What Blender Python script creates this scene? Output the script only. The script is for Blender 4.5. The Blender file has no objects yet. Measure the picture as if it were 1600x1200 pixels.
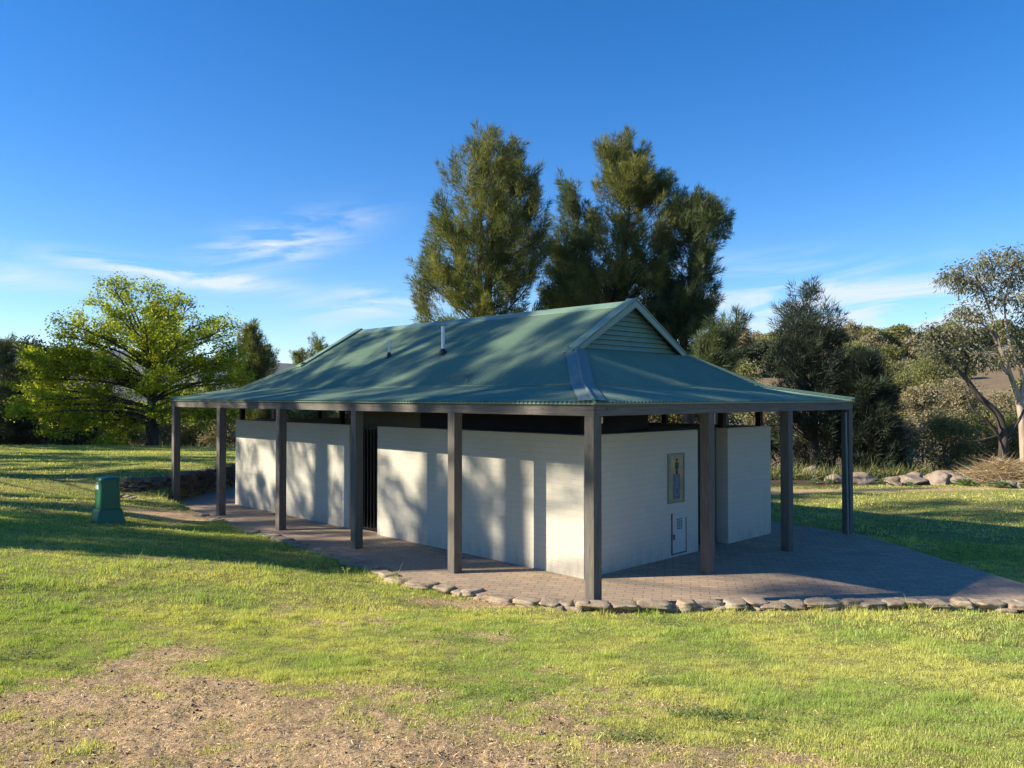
import bpy, bmesh, math, random
import numpy as np
from mathutils import Vector
S=bpy.context.scene; C=S.collection
rng=np.random.default_rng(7); random.seed(7)
R=math.radians
# ------------------------------------------------------------------ camera
FPX,PITCH,EYE=1240.0,0.0166,2.535
cam=bpy.data.cameras.new('camera'); co=bpy.data.objects.new('camera',cam); C.objects.link(co)
cam.sensor_width=36; cam.lens=FPX/1600*36; cam.clip_start=.05; cam.clip_end=20000
co.location=(0,0,EYE); co.rotation_euler=(math.pi/2+PITCH,0,0); S.camera=co
# ------------------------------------------------------------------ light
SUN_EL=R(28.3); SUN_DIR=Vector((.991*math.cos(SUN_EL),.134*math.cos(SUN_EL),-math.sin(SUN_EL)))   # travel direction of light
sl=bpy.data.lights.new('sun','SUN'); sl.energy=5.0; sl.angle=R(.53); sl.color=(1,.89,.71)
so=bpy.data.objects.new('sun',sl); C.objects.link(so); so.rotation_euler=SUN_DIR.to_track_quat('-Z','Y').to_euler()
S.view_settings.view_transform='Standard'; S.view_settings.look='None'; S.view_settings.exposure=1.1; S.view_settings.gamma=1
W=bpy.data.worlds.new('World'); S.world=W; W.use_nodes=True
nt=W.node_tree; nt.nodes.clear()
def N(nt,t,**k):
    n=nt.nodes.new(t)
    for a,b in k.items():
        if a.startswith('i_'):
            key=a[2:]; key=int(key) if key.isdigit() else key.replace('_',' ')
            n.inputs[key].default_value=b
        else: setattr(n,a,b)
    return n
def math_(nt,op,a,b=None,c=None):
    n=nt.nodes.new('ShaderNodeMath'); n.operation=op
    for i,v in enumerate((a,b,c)):
        if v is None: continue
        if isinstance(v,(int,float)): n.inputs[i].default_value=v
        else: nt.links.new(v,n.inputs[i])
    return n.outputs[0]
def mix(nt,f,a,b,blend='MIX'):
    n=nt.nodes.new('ShaderNodeMix'); n.data_type='RGBA'; n.blend_type=blend
    for i,v in ((0,f),(6,a),(7,b)):
        if isinstance(v,(int,float)): n.inputs[i].default_value=v
        elif isinstance(v,tuple): n.inputs[i].default_value=v if len(v)==4 else (*v,1)
        else: nt.links.new(v,n.inputs[i])
    return n.outputs[2]
def ramp(nt,f,stops):
    n=nt.nodes.new('ShaderNodeValToRGB'); cr=n.color_ramp
    while len(cr.elements)<len(stops): cr.elements.new(.5)
    for e,(p,c) in zip(cr.elements,stops):
        e.position=p; e.color=(c,c,c,1) if isinstance(c,(int,float)) else (*c,1)
    nt.links.new(f,n.inputs[0]); return n.outputs[0]
SKY_STR=.066
sky=N(nt,'ShaderNodeTexSky',sky_type='NISHITA',sun_disc=False,sun_elevation=SUN_EL,sun_rotation=math.atan2(-SUN_DIR.x,-SUN_DIR.y),altitude=600,air_density=.9,dust_density=.05,ozone_density=2.6)
tc=N(nt,'ShaderNodeTexCoord'); sp=N(nt,'ShaderNodeSeparateXYZ'); nt.links.new(tc.outputs['Generated'],sp.inputs[0])
az=math_(nt,'ARCTAN2',sp.outputs[0],sp.outputs[1]); el=math_(nt,'ARCSINE',sp.outputs[2])
hs=N(nt,'ShaderNodeHueSaturation',i_Hue=.508,i_Saturation=1.38,i_Value=1.47); nt.links.new(sky.outputs[0],hs.inputs['Color'])
cv=N(nt,'ShaderNodeCombineXYZ')
# streaky cirrus: noise stretched along a slightly tilted direction
u=math_(nt,'ADD',az,math_(nt,'MULTIPLY',el,.9)); v=math_(nt,'SUBTRACT',el,math_(nt,'MULTIPLY',az,.12))
nt.links.new(math_(nt,'MULTIPLY',u,5.5),cv.inputs[0]); nt.links.new(math_(nt,'MULTIPLY',v,34),cv.inputs[1])
nz=N(nt,'ShaderNodeTexNoise',i_Scale=1.0,i_Detail=9.0,i_Roughness=.62,i_Distortion=.9); nt.links.new(cv.outputs[0],nz.inputs['Vector'])
tot=None
for (a0,e0,wa,we,am,tilt) in [(-.29,.183,.085,.024,.9,.30),(-.40,.141,.12,.012,1.15,-.08),(-.57,.13,.12,.015,.45,-.05),(-.17,.117,.085,.022,.75,.12),(.42,.10,.22,.040,1.15,-.03),(.30,.155,.13,.018,.35,.0),(-.9,.12,.25,.03,.6,0),(.9,.12,.3,.04,.8,0)]:
    dx=math_(nt,'SUBTRACT',az,a0); dy=math_(nt,'SUBTRACT',math_(nt,'SUBTRACT',el,e0),math_(nt,'MULTIPLY',dx,tilt))
    q=math_(nt,'ADD',math_(nt,'POWER',math_(nt,'ABSOLUTE',math_(nt,'DIVIDE',dx,wa)),2.0),math_(nt,'POWER',math_(nt,'ABSOLUTE',math_(nt,'DIVIDE',dy,we)),2.0))
    g=math_(nt,'MULTIPLY',math_(nt,'EXPONENT',math_(nt,'MULTIPLY',q,-1.0)),am)
    tot=g if tot is None else math_(nt,'MAXIMUM',tot,g)
cl=math_(nt,'MULTIPLY',ramp(nt,nz.outputs['Fac'],[(.40,0),(.70,1)]),tot)
cl=math_(nt,'MINIMUM',math_(nt,'MULTIPLY',cl,1.5),.8)
bgc=mix(nt,cl,hs.outputs[0],(6.6,7.0,7.6))
bg=N(nt,'ShaderNodeBackground',i_Strength=SKY_STR); nt.links.new(bgc,bg.inputs[0])
ow=N(nt,'ShaderNodeOutputWorld'); nt.links.new(bg.outputs[0],ow.inputs[0])
# ------------------------------------------------------------------ helpers
def tag(o,label=None,cat=None,group=None,kind=None):
    if label: o['label']=label
    if cat: o['category']=cat
    if group: o['group']=group
    if kind: o['kind']=kind
    return o
def empty(name,loc=(0,0,0),rz=0):
    o=bpy.data.objects.new(name,None); C.objects.link(o); o.location=loc; o.rotation_euler=(0,0,rz); o.empty_display_size=.2
    return o
def mesh_np(name,V,F,mat,parent=None,cols=None,smooth=False,colname='tint'):
    """V (n,3), F (m,k) int arrays, all faces k-gons"""
    V=np.asarray(V,np.float32); F=np.asarray(F,np.int32); m=bpy.data.meshes.new(name)
    k=F.shape[1]; m.vertices.add(len(V)); m.vertices.foreach_set('co',V.ravel())
    m.loops.add(F.size); m.loops.foreach_set('vertex_index',F.ravel())
    m.polygons.add(len(F)); m.polygons.foreach_set('loop_start',np.arange(0,F.size,k,dtype=np.int32))
    if smooth: m.polygons.foreach_set('use_smooth',np.ones(len(F),bool))
    m.update(calc_edges=True)
    if cols is not None:
        a=m.color_attributes.new(colname,'FLOAT_COLOR','POINT'); c=np.ones((len(V),4),np.float32); c[:,:cols.shape[1]]=cols
        a.data.foreach_set('color',c.ravel())
    if mat: m.materials.append(mat)
    o=bpy.data.objects.new(name,m); C.objects.link(o)
    if parent: o.parent=parent
    return o
class MB:
    def __init__(s): s.v=[]; s.f=[]
    def box(s,x0,x1,y0,y1,z0,z1):
        b=len(s.v); s.v+=[(x0,y0,z0),(x1,y0,z0),(x1,y1,z0),(x0,y1,z0),(x0,y0,z1),(x1,y0,z1),(x1,y1,z1),(x0,y1,z1)]
        s.f+=[tuple(b+i for i in q) for q in ((0,3,2,1),(4,5,6,7),(0,1,5,4),(1,2,6,5),(2,3,7,6),(3,0,4,7))]; return s
    def poly(s,pts): b=len(s.v); s.v+=[tuple(p) for p in pts]; s.f.append(tuple(range(b,b+len(pts)))); return s
    def prism(s,pts,off):
        """closed polygon pts (3d) extruded by off"""
        b=len(s.v); n=len(pts); off=Vector(off); s.v+=[tuple(p) for p in pts]+[tuple(Vector(p)+off) for p in pts]
        s.f.append(tuple(range(b,b+n))[::-1]); s.f.append(tuple(range(b+n,b+2*n)))
        for i in range(n): j=(i+1)%n; s.f.append((b+i,b+j,b+n+j,b+n+i))
        return s
    def tube(s,pts,rad,n=8,cap=True):
        b=len(s.v); pts=[Vector(p) for p in pts]
        if not hasattr(rad,'__len__'): rad=[rad]*len(pts)
        ref=Vector((.31,.17,.93)).normalized()
        for i,p in enumerate(pts):
            d=(pts[min(i+1,len(pts)-1)]-pts[max(i-1,0)]).normalized()
            if abs(d.dot(ref))>.95: e=d.cross(Vector((1,0,0))).normalized()
            else: e=d.cross(ref).normalized()
            g=d.cross(e)
            for k in range(n):
                a=2*math.pi*k/n; s.v.append(tuple(p+(e*math.cos(a)+g*math.sin(a))*rad[i]))
        for i in range(len(pts)-1):
            for k in range(n):
                k2=(k+1)%n; s.f.append((b+i*n+k,b+i*n+k2,b+(i+1)*n+k2,b+(i+1)*n+k))
        if cap: s.f.append(tuple(b+k for k in range(n))[::-1]); s.f.append(tuple(b+(len(pts)-1)*n+k for k in range(n)))
        return s
    def bar(s,p,q,w,h):
        """rectangular bar from p to q, width w horizontal, h along up"""
        p,q=Vector(p),Vector(q); d=(q-p).normalized(); sd=d.cross(Vector((0,0,1)))
        sd=Vector((1,0,0)) if sd.length<1e-4 else sd.normalized(); up=sd.cross(d)
        P=[p-sd*w/2-up*h/2,p+sd*w/2-up*h/2,p+sd*w/2+up*h/2,p-sd*w/2+up*h/2]
        return s.prism(P,q-p)
    def build(s,name,mat,parent=None,bevel=0,smooth=False):
        m=bpy.data.meshes.new(name); m.from_pydata([tuple(v) for v in s.v],[],s.f); m.update()
        bm=bmesh.new(); bm.from_mesh(m); bmesh.ops.recalc_face_normals(bm,faces=bm.faces); bm.to_mesh(m); bm.free()
        if smooth:
            for p in m.polygons: p.use_smooth=True
        m.materials.append(mat); o=bpy.data.objects.new(name,m); C.objects.link(o)
        if parent: o.parent=parent
        if bevel:
            b=o.modifiers.new('bevel','BEVEL'); b.width=bevel; b.segments=2; b.limit_method='ANGLE'; b.angle_limit=R(40)
        return o
def lat(ix,iy,seed):
    h=(ix.astype(np.int64)*374761393+iy.astype(np.int64)*668265263+seed*974711)&0xffffffff
    h=((h^(h>>13))*1274126177)&0xffffffff; h=h^(h>>16); return (h&0xffffff)/float(0xffffff)
def vn(x,y,seed=0):
    ix=np.floor(x); iy=np.floor(y); fx=x-ix; fy=y-iy; fx=fx*fx*(3-2*fx); fy=fy*fy*(3-2*fy)
    a=lat(ix,iy,seed); b=lat(ix+1,iy,seed); c=lat(ix,iy+1,seed); d=lat(ix+1,iy+1,seed)
    return (a*(1-fx)+b*fx)*(1-fy)+(c*(1-fx)+d*fx)*fy
def fbm(x,y,o=4,seed=0,g=.5):
    t=0;a=1;n=0
    for i in range(o): t=t+a*vn(x*2**i+17.3*i,y*2**i-9.1*i,seed+i); n+=a; a*=g
    return t/n
def sst(a,b,x): t=np.clip((x-a)/(b-a),0,1); return t*t*(3-2*t)
def PX(px,py,d):
    """world point seen at photo pixel at distance d along y"""
    c,s=math.cos(PITCH),math.sin(PITCH); X=(px-800)/FPX; Z=-(py-600)/FPX; r=Vector((X,c-Z*s,s+Z*c)); return Vector((0,0,EYE))+r*(d/r.y)
# building frame: s runs along the long (left) side, t along the short (right) side
TH=.798; P0=np.array([.985,9.575]); AV=np.array([-math.cos(TH),math.sin(TH)]); BV=np.array([math.sin(TH),math.cos(TH)])
def ST(s,t): return P0+s*AV+t*BV
# ------------------------------------------------------------------ terrain
PAVE=[(-6.0,16.25),(-4.85,14.95),(-3.7,13.75),(-2.4,12.16),(-1.55,11.1),(-.7,10.45),(0,9.9),(.45,9.62),(1.0,9.5),(2.34,9.60),(4.76,9.72),(6.3,9.62),(7.15,9.7),
 (6.96,10.83),(6.44,14.71),(5.59,15.81),(5.2,16.5),(-3.6,25.4),(-5.6,25.7),(-7.4,24.6),(-7.85,23.2),(-8.1,21.6),(-8.2,19.9),(-8.2,19.2),(-7.9,18.4),(-7.1,17.6)]
PV=np.array(PAVE)
def poly_sd(x,y,P):
    """signed distance to polygon, negative inside"""
    d=np.full(x.shape,1e9); ins=np.zeros(x.shape,bool); n=len(P)
    for i in range(n):
        ax,ay=P[i]; bx,by=P[(i+1)%n]; ex,ey=bx-ax,by-ay
        t=np.clip(((x-ax)*ex+(y-ay)*ey)/(ex*ex+ey*ey),0,1)
        d=np.minimum(d,np.hypot(x-ax-t*ex,y-ay-t*ey))
        c=((ay>y)!=(by>y))&(x<(bx-ax)*(y-ay)/((by-ay) if by!=ay else 1e-9)+ax); ins^=c
    return np.where(ins,-d,d)
CP=np.array([(0,-5,1.3),(-6,0,1.25),(6,0,1.0),(0,0,.98),(0,3.8,.72),(3,3.8,.68),(-3,3.8,.78),(0,7,.29),(4,7,.22),(-4,7,.48),(-7,9,.62),(-4,10.5,.28),
 (.5,9.25,.02),(3,9.25,.02),(6,9.3,.0),(9,9.4,-.08),(-1.0,10.0,.0),(-1.9,10.8,.0),(-2.8,11.9,.01),(-4.1,13.5,.01),(-5.3,14.9,.02),(-6.5,16.2,.05),(-7.5,14.65,.25),(-7.6,17.3,.16),
 (-9,12.6,.5),(-12,15,.7),(-8.8,17.2,.30),(-9.1,18.25,.2),(-10.4,18.4,.38),(-9.2,19.7,.58),(-10.5,20.2,.62),(-8.9,21,.66),(-8.5,24,.62),(-12,25,.6),(-20,30,.68),(-25,38,.62),(-12,38,.2),(-5,30,.25),(-5,40,-.3),
 (5,25,-.1),(10,12,-.1),(12,18,-.1),(9,24,-.12),(16,24,-.1),(20,15,0),(14,30,-.7),(25,40,-3),(5,42,-1.8),(-20,5,1.2),(15,0,.9),(-15,-10,1.6),(15,-10,1.3),(-30,15,1.2),(-40,40,.8),(30,20,-.5)])
def tpsphi(r2): return np.where(r2>1e-9,.5*r2*np.log(np.maximum(r2,1e-9)),0)
def tps_fit(P,lam=.02):
    n=len(P); X=P[:,:2]; K=tpsphi(((X[:,None]-X[None])**2).sum(-1))+lam*np.eye(n); Q=np.c_[np.ones(n),X]
    A=np.block([[K,Q],[Q.T,np.zeros((3,3))]]); return np.linalg.solve(A,np.r_[P[:,2],0,0,0])
WT=tps_fit(CP)
def base_z(x,y):
    x=np.asarray(x,float); y=np.asarray(y,float); sh=x.shape; x=x.ravel(); y=y.ravel(); r=np.hypot(x,y)
    z=np.zeros(len(x)); near=r<60
    if near.any():
        X=np.c_[x[near],y[near]]; zn=np.zeros(len(X))
        for i in range(0,len(X),20000):
            q=X[i:i+20000]; zn[i:i+20000]=tpsphi(((q[:,None]-CP[None,:,:2])**2).sum(-1))@WT[:-3]+WT[-3]+q@WT[-2:]
        z[near]=np.clip(zn,-6,2)
    ph=np.arctan2(x,y); right=sst(-.05,.22,ph)*(1-sst(1.6,2.2,ph)); front=sst(-1.6,-1.2,ph)*(1-sst(1.4,1.8,ph))
    hill=15.5*sst(55,185,r)*(1-.5*sst(200,420,r))*right
    far=-3.5*front+hill+1.2*(fbm(x/30,y/30,3,5)-.5)*2*sst(50,120,r)
    rid=(118+50*(fbm(ph*7+3,r*0+1.5,3,11)-.5)*2+35*sst(-.42,-.62,ph))
    far=far+rid*sst(1300,2900,r)*(1-.6*sst(3000,4500,r))*(.55+.45*fbm(x/500,y/500,3,3))*1.35*(1-sst(.0,.3,ph)*.55)
    w=sst(36,58,r); z=z*(1-w)+far*w
    return z.reshape(sh)
def ground_z(x,y):
    x=np.asarray(x,float); y=np.asarray(y,float)
    z=base_z(x,y); r=np.hypot(x,y)
    z=z+(.05*(fbm(x*.9,y*.9,3,21)-.5)+.02*(fbm(x*5,y*5,2,22)-.5))*(1-sst(30,60,r))
    sd=poly_sd(x,y,PV); w=sst(-.06,.10,sd); return -.06*(1-w)+z*w
def gz(x,y): return float(ground_z(np.array([x]),np.array([y]))[0])
# how much bare dirt / dry thatch there is at a place (0 green .. 1 bare)
def bare(x,y):
    n=fbm(x*1.1+4,y*1.1,5,31,.58)
    b=.36*np.exp(-(((x+1.0)/2.1)**2+((y-4.1)/1.15)**2))+.16*np.exp(-(((x-1.3)/1.6)**2+((y-4.4)/.9)**2))+.12*np.exp(-(((x+2.6)/1.5)**2+((y-6)/1.2)**2))
    b=b+.42*np.exp(-(((x+7.2)/1.1)**2+((y-16.6)/1.0)**2))+.42*np.exp(-(((x+.6)/.75)**2+((y-9.75)/.4)**2))+.2*np.exp(-(((x-3)/1.2)**2+((y-9.25)/.2)**2))
    px=np.interp(y,[0,8,20,30],[0,0,0,0])
    path=np.exp(-((y-(22.3+.04*(x-8)))/.42)**2)*sst(5,7,x)*.55+np.exp(-((y-(33.5-.12*(x+8)))/.6)**2)*sst(-14,-10,x)*(1-sst(2,4,x))*.5
    b=b-.10*sst(5,10,np.hypot(x,y))-.22*sst(.2,2.2,x)*(1-sst(8.6,9.2,y))
    n2=fbm(x*7,y*7,4,33,.65); return sst(.44,.80,n*.80+(n2-.5)*.34+.06+b+path*(.6+.6*fbm(x*2,y*2,3,77)))
def lush(x,y): return fbm(x*1.7+9,y*1.7,4,41)
# ------------------------------------------------------------------ materials
def newmat(name):
    m=bpy.data.materials.new(name); m.use_nodes=True; n=m.node_tree; b=n.nodes['Principled BSDF']; return m,n,b
def obj_co(n): return N(n,'ShaderNodeTexCoord').outputs['Object']
def noise(n,vec,scale,detail=6,rough=.6,dist=0):
    t=N(n,'ShaderNodeTexNoise',i_Scale=scale,i_Detail=float(detail),i_Roughness=rough,i_Distortion=float(dist)); n.links.new(vec,t.inputs['Vector']); return t.outputs['Fac']
def mapping(n,vec,scale=(1,1,1),rot=(0,0,0)):
    t=N(n,'ShaderNodeMapping'); t.inputs['Scale'].default_value=scale; t.inputs['Rotation'].default_value=rot; n.links.new(vec,t.inputs['Vector']); return t.outputs[0]
def bump(n,b,h,strength=.5,dist=.01,prev=None):
    t=N(n,'ShaderNodeBump',i_Strength=strength,i_Distance=dist); n.links.new(h,t.inputs['Height'])
    if prev: n.links.new(prev,t.inputs['Normal'])
    n.links.new(t.outputs[0],b.inputs['Normal']); return t.outputs[0]
def setc(n,b,c):
    if isinstance(c,tuple): b.inputs['Base Color'].default_value=(*c,1)
    else: n.links.new(c,b.inputs['Base Color'])
def simple(name,col,rough=.6,metal=0,var=.25,scale=8,bmp=.2,spec=.5):
    m,n,b=newmat(name); o=obj_co(n); f=noise(n,o,scale); lo=tuple(c*(1-var) for c in col); hi=tuple(min(1,c*(1+var)) for c in col)
    setc(n,b,ramp(n,f,[(.3,lo),(.7,hi)])); b.inputs['Roughness'].default_value=rough; b.inputs['Metallic'].default_value=metal; b.inputs['Specular IOR Level'].default_value=spec
    if bmp: bump(n,b,noise(n,o,scale*4),bmp,.004)
    return m
def leafmat(name,col,col2,trans=.35,rough=.65):
    m,n,b=newmat(name); at=N(n,'ShaderNodeAttribute',attribute_name='tint'); sep=N(n,'ShaderNodeSeparateColor'); n.links.new(at.outputs['Color'],sep.inputs[0])
    c=mix(n,sep.outputs[0],col,col2); hv=N(n,'ShaderNodeHueSaturation'); n.links.new(c,hv.inputs['Color'])
    n.links.new(math_(n,'ADD',math_(n,'MULTIPLY',sep.outputs[1],.9),.55),hv.inputs['Value']); c=hv.outputs[0]
    n.links.new(c,b.inputs['Base Color']); b.inputs['Roughness'].default_value=rough; b.inputs['Specular IOR Level'].default_value=.25
    tr=N(n,'ShaderNodeBsdfTranslucent'); tcol=mix(n,1.0,c,(1.25,1.25,.55),'MULTIPLY'); n.links.new(tcol,tr.inputs[0])
    ms=N(n,'ShaderNodeMixShader',i_0=trans); n.links.new(b.outputs[0],ms.inputs[1]); n.links.new(tr.outputs[0],ms.inputs[2])
    n.links.new(ms.outputs[0],n.nodes['Material Output'].inputs[0]); return m
def barkmat(name,a,c,scale=6):
    m,n,b=newmat(name); o=obj_co(n); f=noise(n,mapping(n,o,(1,1,.25)),scale,8,.65); setc(n,b,ramp(n,f,[(.35,a),(.65,c)])); b.inputs['Roughness'].default_value=.9
    bump(n,b,f,.6,.02); return m
def mat_brick():
    m,n,b=newmat('painted_brick'); o=obj_co(n); sp=N(n,'ShaderNodeSeparateXYZ'); n.links.new(o,sp.inputs[0]); cb=N(n,'ShaderNodeCombineXYZ')
    n.links.new(math_(n,'ADD',sp.outputs[0],sp.outputs[1]),cb.inputs[0]); n.links.new(sp.outputs[2],cb.inputs[1])
    br=N(n,'ShaderNodeTexBrick',offset=.5,i_Scale=1.0,i_Mortar_Size=.0045,i_Mortar_Smooth=.35,i_Brick_Width=.24,i_Row_Height=.086,i_Bias=0.0)
    n.links.new(cb.outputs[0],br.inputs['Vector']); br.inputs['Color1'].default_value=(.50,.475,.395,1); br.inputs['Color2'].default_value=(.47,.45,.38,1); br.inputs['Mortar'].default_value=(.425,.40,.33,1)
    f=noise(n,o,1.6,8,.65); c=mix(n,ramp(n,f,[(.42,0),(.75,.4)]),br.outputs['Color'],(.46,.44,.38))
    # grime near the ground, scuffs
    g=math_(n,'MULTIPLY',ramp(n,sp.outputs[2],[(0.02,1),(.38,0)]),ramp(n,noise(n,mapping(n,o,(6,6,2)),1.5,6,.7),[(.42,0),(.7,.75)]))
    c=mix(n,g,c,(.30,.25,.19)); f2=noise(n,mapping(n,o,(14,14,2.0)),1.2,5,.7); c=mix(n,ramp(n,f2,[(.66,0),(.76,.35)]),c,(.30,.28,.25))
    setc(n,b,c); b.inputs['Roughness'].default_value=.62
    inv=math_(n,'SUBTRACT',1.0,br.outputs['Fac']); h=math_(n,'ADD',inv,math_(n,'MULTIPLY',noise(n,o,45,4),.35)); bump(n,b,h,.38,.004); return m
def mat_timber(name='weathered_timber',base=(.058,.052,.045),hi=(.170,.150,.125)):
    m,n,b=newmat(name); ge=obj_co(n); ck=N(n,'ShaderNodeTexCoord')
    f=noise(n,mapping(n,ge,(16,16,1.1)),2.0,8,.7,1.2); f2=noise(n,mapping(n,ge,(1.3,1.3,1.3)),1.0,5,.6)
    c=ramp(n,f,[(.3,base),(.72,hi)]); c=mix(n,ramp(n,f2,[(.45,0),(.7,.45)]),c,(.12,.10,.085)); c=mix(n,ramp(n,noise(n,mapping(n,ge,(50,50,2)),1,3,.5),[(.64,0),(.7,.7)]),c,(.06,.05,.04))
    setc(n,b,c); b.inputs['Roughness'].default_value=.85; bump(n,b,f,.45,.006); return m
def mat_beam():
    m,n,b=newmat('beam_timber'); ge=obj_co(n); sp=N(n,'ShaderNodeSeparateXYZ'); n.links.new(ge,sp.inputs[0])
    cb=N(n,'ShaderNodeCombineXYZ'); n.links.new(math_(n,'ADD',sp.outputs[0],sp.outputs[1]),cb.inputs[0]); n.links.new(math_(n,'MULTIPLY',sp.outputs[2],18),cb.inputs[1])
    f=noise(n,cb.outputs[0],1.6,8,.7,.8); f2=noise(n,ge,1.4,5,.6)
    c=ramp(n,f,[(.3,(.068,.060,.052)),(.72,(.195,.172,.145))]); c=mix(n,ramp(n,f2,[(.48,0),(.7,.5)]),c,(.115,.095,.085))
    f3=noise(n,mapping(n,ge,(9,9,9)),1,3,.5); c=mix(n,ramp(n,f3,[(.67,0),(.72,.6)]),c,(.05,.045,.04)); c=mix(n,ramp(n,noise(n,cb.outputs[0],5,2,.5),[(.66,0),(.7,.6)]),c,(.06,.05,.04))
    setc(n,b,c); b.inputs['Roughness'].default_value=.85; bump(n,b,f,.4,.006); return m
def mat_roof():
    m,n,b=newmat('green_corrugated_iron'); o=obj_co(n); f=noise(n,o,.9,7,.65); c=ramp(n,f,[(.3,(.130,.215,.150)),(.7,(.185,.265,.175))])
    f2=noise(n,o,9,6,.7); c=mix(n,ramp(n,f2,[(.6,0),(.72,.55)]),c,(.13,.16,.10)); f3=noise(n,o,2.3,6,.7); c=mix(n,ramp(n,f3,[(.5,0),(.75,.35)]),c,(.28,.35,.26))
    sp=N(n,'ShaderNodeTexVoronoi',i_Scale=5.0); n.links.new(o,sp.inputs['Vector']); c=mix(n,ramp(n,sp.outputs['Distance'],[(.03,.8),(.06,0)]),c,(.10,.10,.08))
    setc(n,b,c); b.inputs['Roughness'].default_value=.42; b.inputs['Metallic'].default_value=.0; b.inputs['Specular IOR Level'].default_value=.3
    n.links.new(math_(n,'ADD',math_(n,'MULTIPLY',f2,.3),.42),b.inputs['Roughness']); return m
def mat_paver():
    m,n,b=newmat('clay_pavers'); o=obj_co(n); v=mapping(n,o,(1,1,1),(0,0,R(12)))
    br=N(n,'ShaderNodeTexBrick',offset=.5,i_Scale=1.0,i_Mortar_Size=.006,i_Mortar_Smooth=.2,i_Brick_Width=.24,i_Row_Height=.12,i_Bias=-.15)
    n.links.new(v,br.inputs['Vector']); br.inputs['Color1'].default_value=(.48,.335,.21,1); br.inputs['Color2'].default_value=(.39,.285,.195,1); br.inputs['Mortar'].default_value=(.17,.13,.095,1)
    br2=N(n,'ShaderNodeTexBrick',offset=.5,i_Scale=1.0,i_Mortar_Size=.0,i_Brick_Width=.24,i_Row_Height=.12,i_Bias=.7); n.links.new(v,br2.inputs['Vector'])
    br2.inputs['Color1'].default_value=(1.25,1.2,1.15,1); br2.inputs['Color2'].default_value=(.62,.66,.72,1)
    c=mix(n,.8,br.outputs['Color'],br2.outputs['Color'],'MULTIPLY'); f=noise(n,o,1.1,7,.65); c=mix(n,ramp(n,f,[(.4,0),(.75,.6)]),c,(.40,.31,.22))
    f2=noise(n,o,5,6,.7); c=mix(n,ramp(n,f2,[(.58,0),(.72,.5)]),c,(.17,.14,.11)); setc(n,b,c); b.inputs['Roughness'].default_value=.85
    h=math_(n,'ADD',math_(n,'SUBTRACT',1.0,br.outputs['Fac']),math_(n,'MULTIPLY',noise(n,o,30,4),.5)); bump(n,b,h,.7,.006); return m
def mat_stone(name,a,c,d,scale=3.5):
    m,n,b=newmat(name); o=obj_co(n); f=noise(n,o,scale,9,.68); col=ramp(n,f,[(.3,a),(.5,c),(.7,d)])
    f2=noise(n,o,scale*6,5,.7); col=mix(n,ramp(n,f2,[(.5,0),(.7,.4)]),col,(.09,.08,.065)); f3=noise(n,o,scale*1.7,5,.7); col=mix(n,ramp(n,f3,[(.58,0),(.68,.5)]),col,(.33,.33,.27))
    setc(n,b,col); b.inputs['Roughness'].default_value=.9; bump(n,b,math_(n,'ADD',f,math_(n,'MULTIPLY',f2,.4)),.8,.03); return m
def mat_ground():
    m,n,b=newmat('lawn_and_earth'); at=N(n,'ShaderNodeAttribute',attribute_name='ground'); g=N(n,'ShaderNodeNewGeometry').outputs['Position']
    f=noise(n,g,38,6,.75); f2=noise(n,g,9,6,.7); f3=noise(n,g,.8,6,.6)
    c=mix(n,1.0,at.outputs['Color'],ramp(n,f,[(.28,.45),(.72,1.5)]),'MULTIPLY'); c=mix(n,1.0,c,ramp(n,f2,[(.3,.72),(.7,1.28)]),'MULTIPLY'); c=mix(n,1.0,c,ramp(n,f3,[(.3,.85),(.7,1.15)]),'MULTIPLY')
    setc(n,b,c); b.inputs['Roughness'].default_value=.95; b.inputs['Specular IOR Level'].default_value=.1
    h=math_(n,'ADD',f,math_(n,'MULTIPLY',f2,1.6)); bump(n,b,h,1.0,.035); return m
M={}
M['brick']=mat_brick(); M['timber']=mat_timber(); M['beam']=mat_beam(); M['roof']=mat_roof(); M['paver']=mat_paver(); M['ground']=mat_ground()
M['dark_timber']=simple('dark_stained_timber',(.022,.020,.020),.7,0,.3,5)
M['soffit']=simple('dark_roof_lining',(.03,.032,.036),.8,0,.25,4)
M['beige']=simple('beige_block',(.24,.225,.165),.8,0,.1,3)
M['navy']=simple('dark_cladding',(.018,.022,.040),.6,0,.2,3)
M['door_green']=simple('grey_green_paint',(.16,.21,.19),.6,0,.12,3)
M['concrete']=simple('concrete_floor',(.18,.17,.155),.9,0,.15,4)
M['steel_bar']=simple('black_steel',(.015,.015,.017),.45,.4,.1,10)
M['flash']=simple('galvanised_flashing',(.155,.215,.19),.6,.0,.12,14,.25)
M['galv']=simple('white_pvc_pipe',(.72,.74,.74),.35,0,.04,6,0)
M['boot']=simple('black_rubber_boot',(.02,.02,.02),.6,0,.1,6,0)
M['trim']=simple('pale_green_trim',(.15,.235,.165),.42,0,.08,6,.1)
M['stone']=mat_stone('edging_stone',(.17,.12,.08),(.30,.235,.16),(.42,.36,.27),5)
M['wallstone']=mat_stone('dark_wall_stone',(.055,.045,.04),(.10,.08,.065),(.16,.13,.10),3)
M['boulder']=mat_stone('granite_boulder',(.16,.12,.09),(.26,.20,.145),(.36,.30,.24),1.8)
M['oakleaf']=leafmat('oak_leaf',(.36,.40,.035),(.21,.28,.025),.55)
M['sheoak']=leafmat('sheoak_needle',(.225,.225,.072),(.080,.110,.042),.35)
M['sheoak_dark']=leafmat('sheoak_needle_dark',(.125,.155,.066),(.048,.074,.038),.3)
M['sheoak_black']=leafmat('sheoak_needle_black',(.055,.072,.042),(.022,.036,.026),.15)
M['gum']=leafmat('gum_leaf',(.23,.225,.14),(.11,.12,.075),.25,.45)
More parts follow.
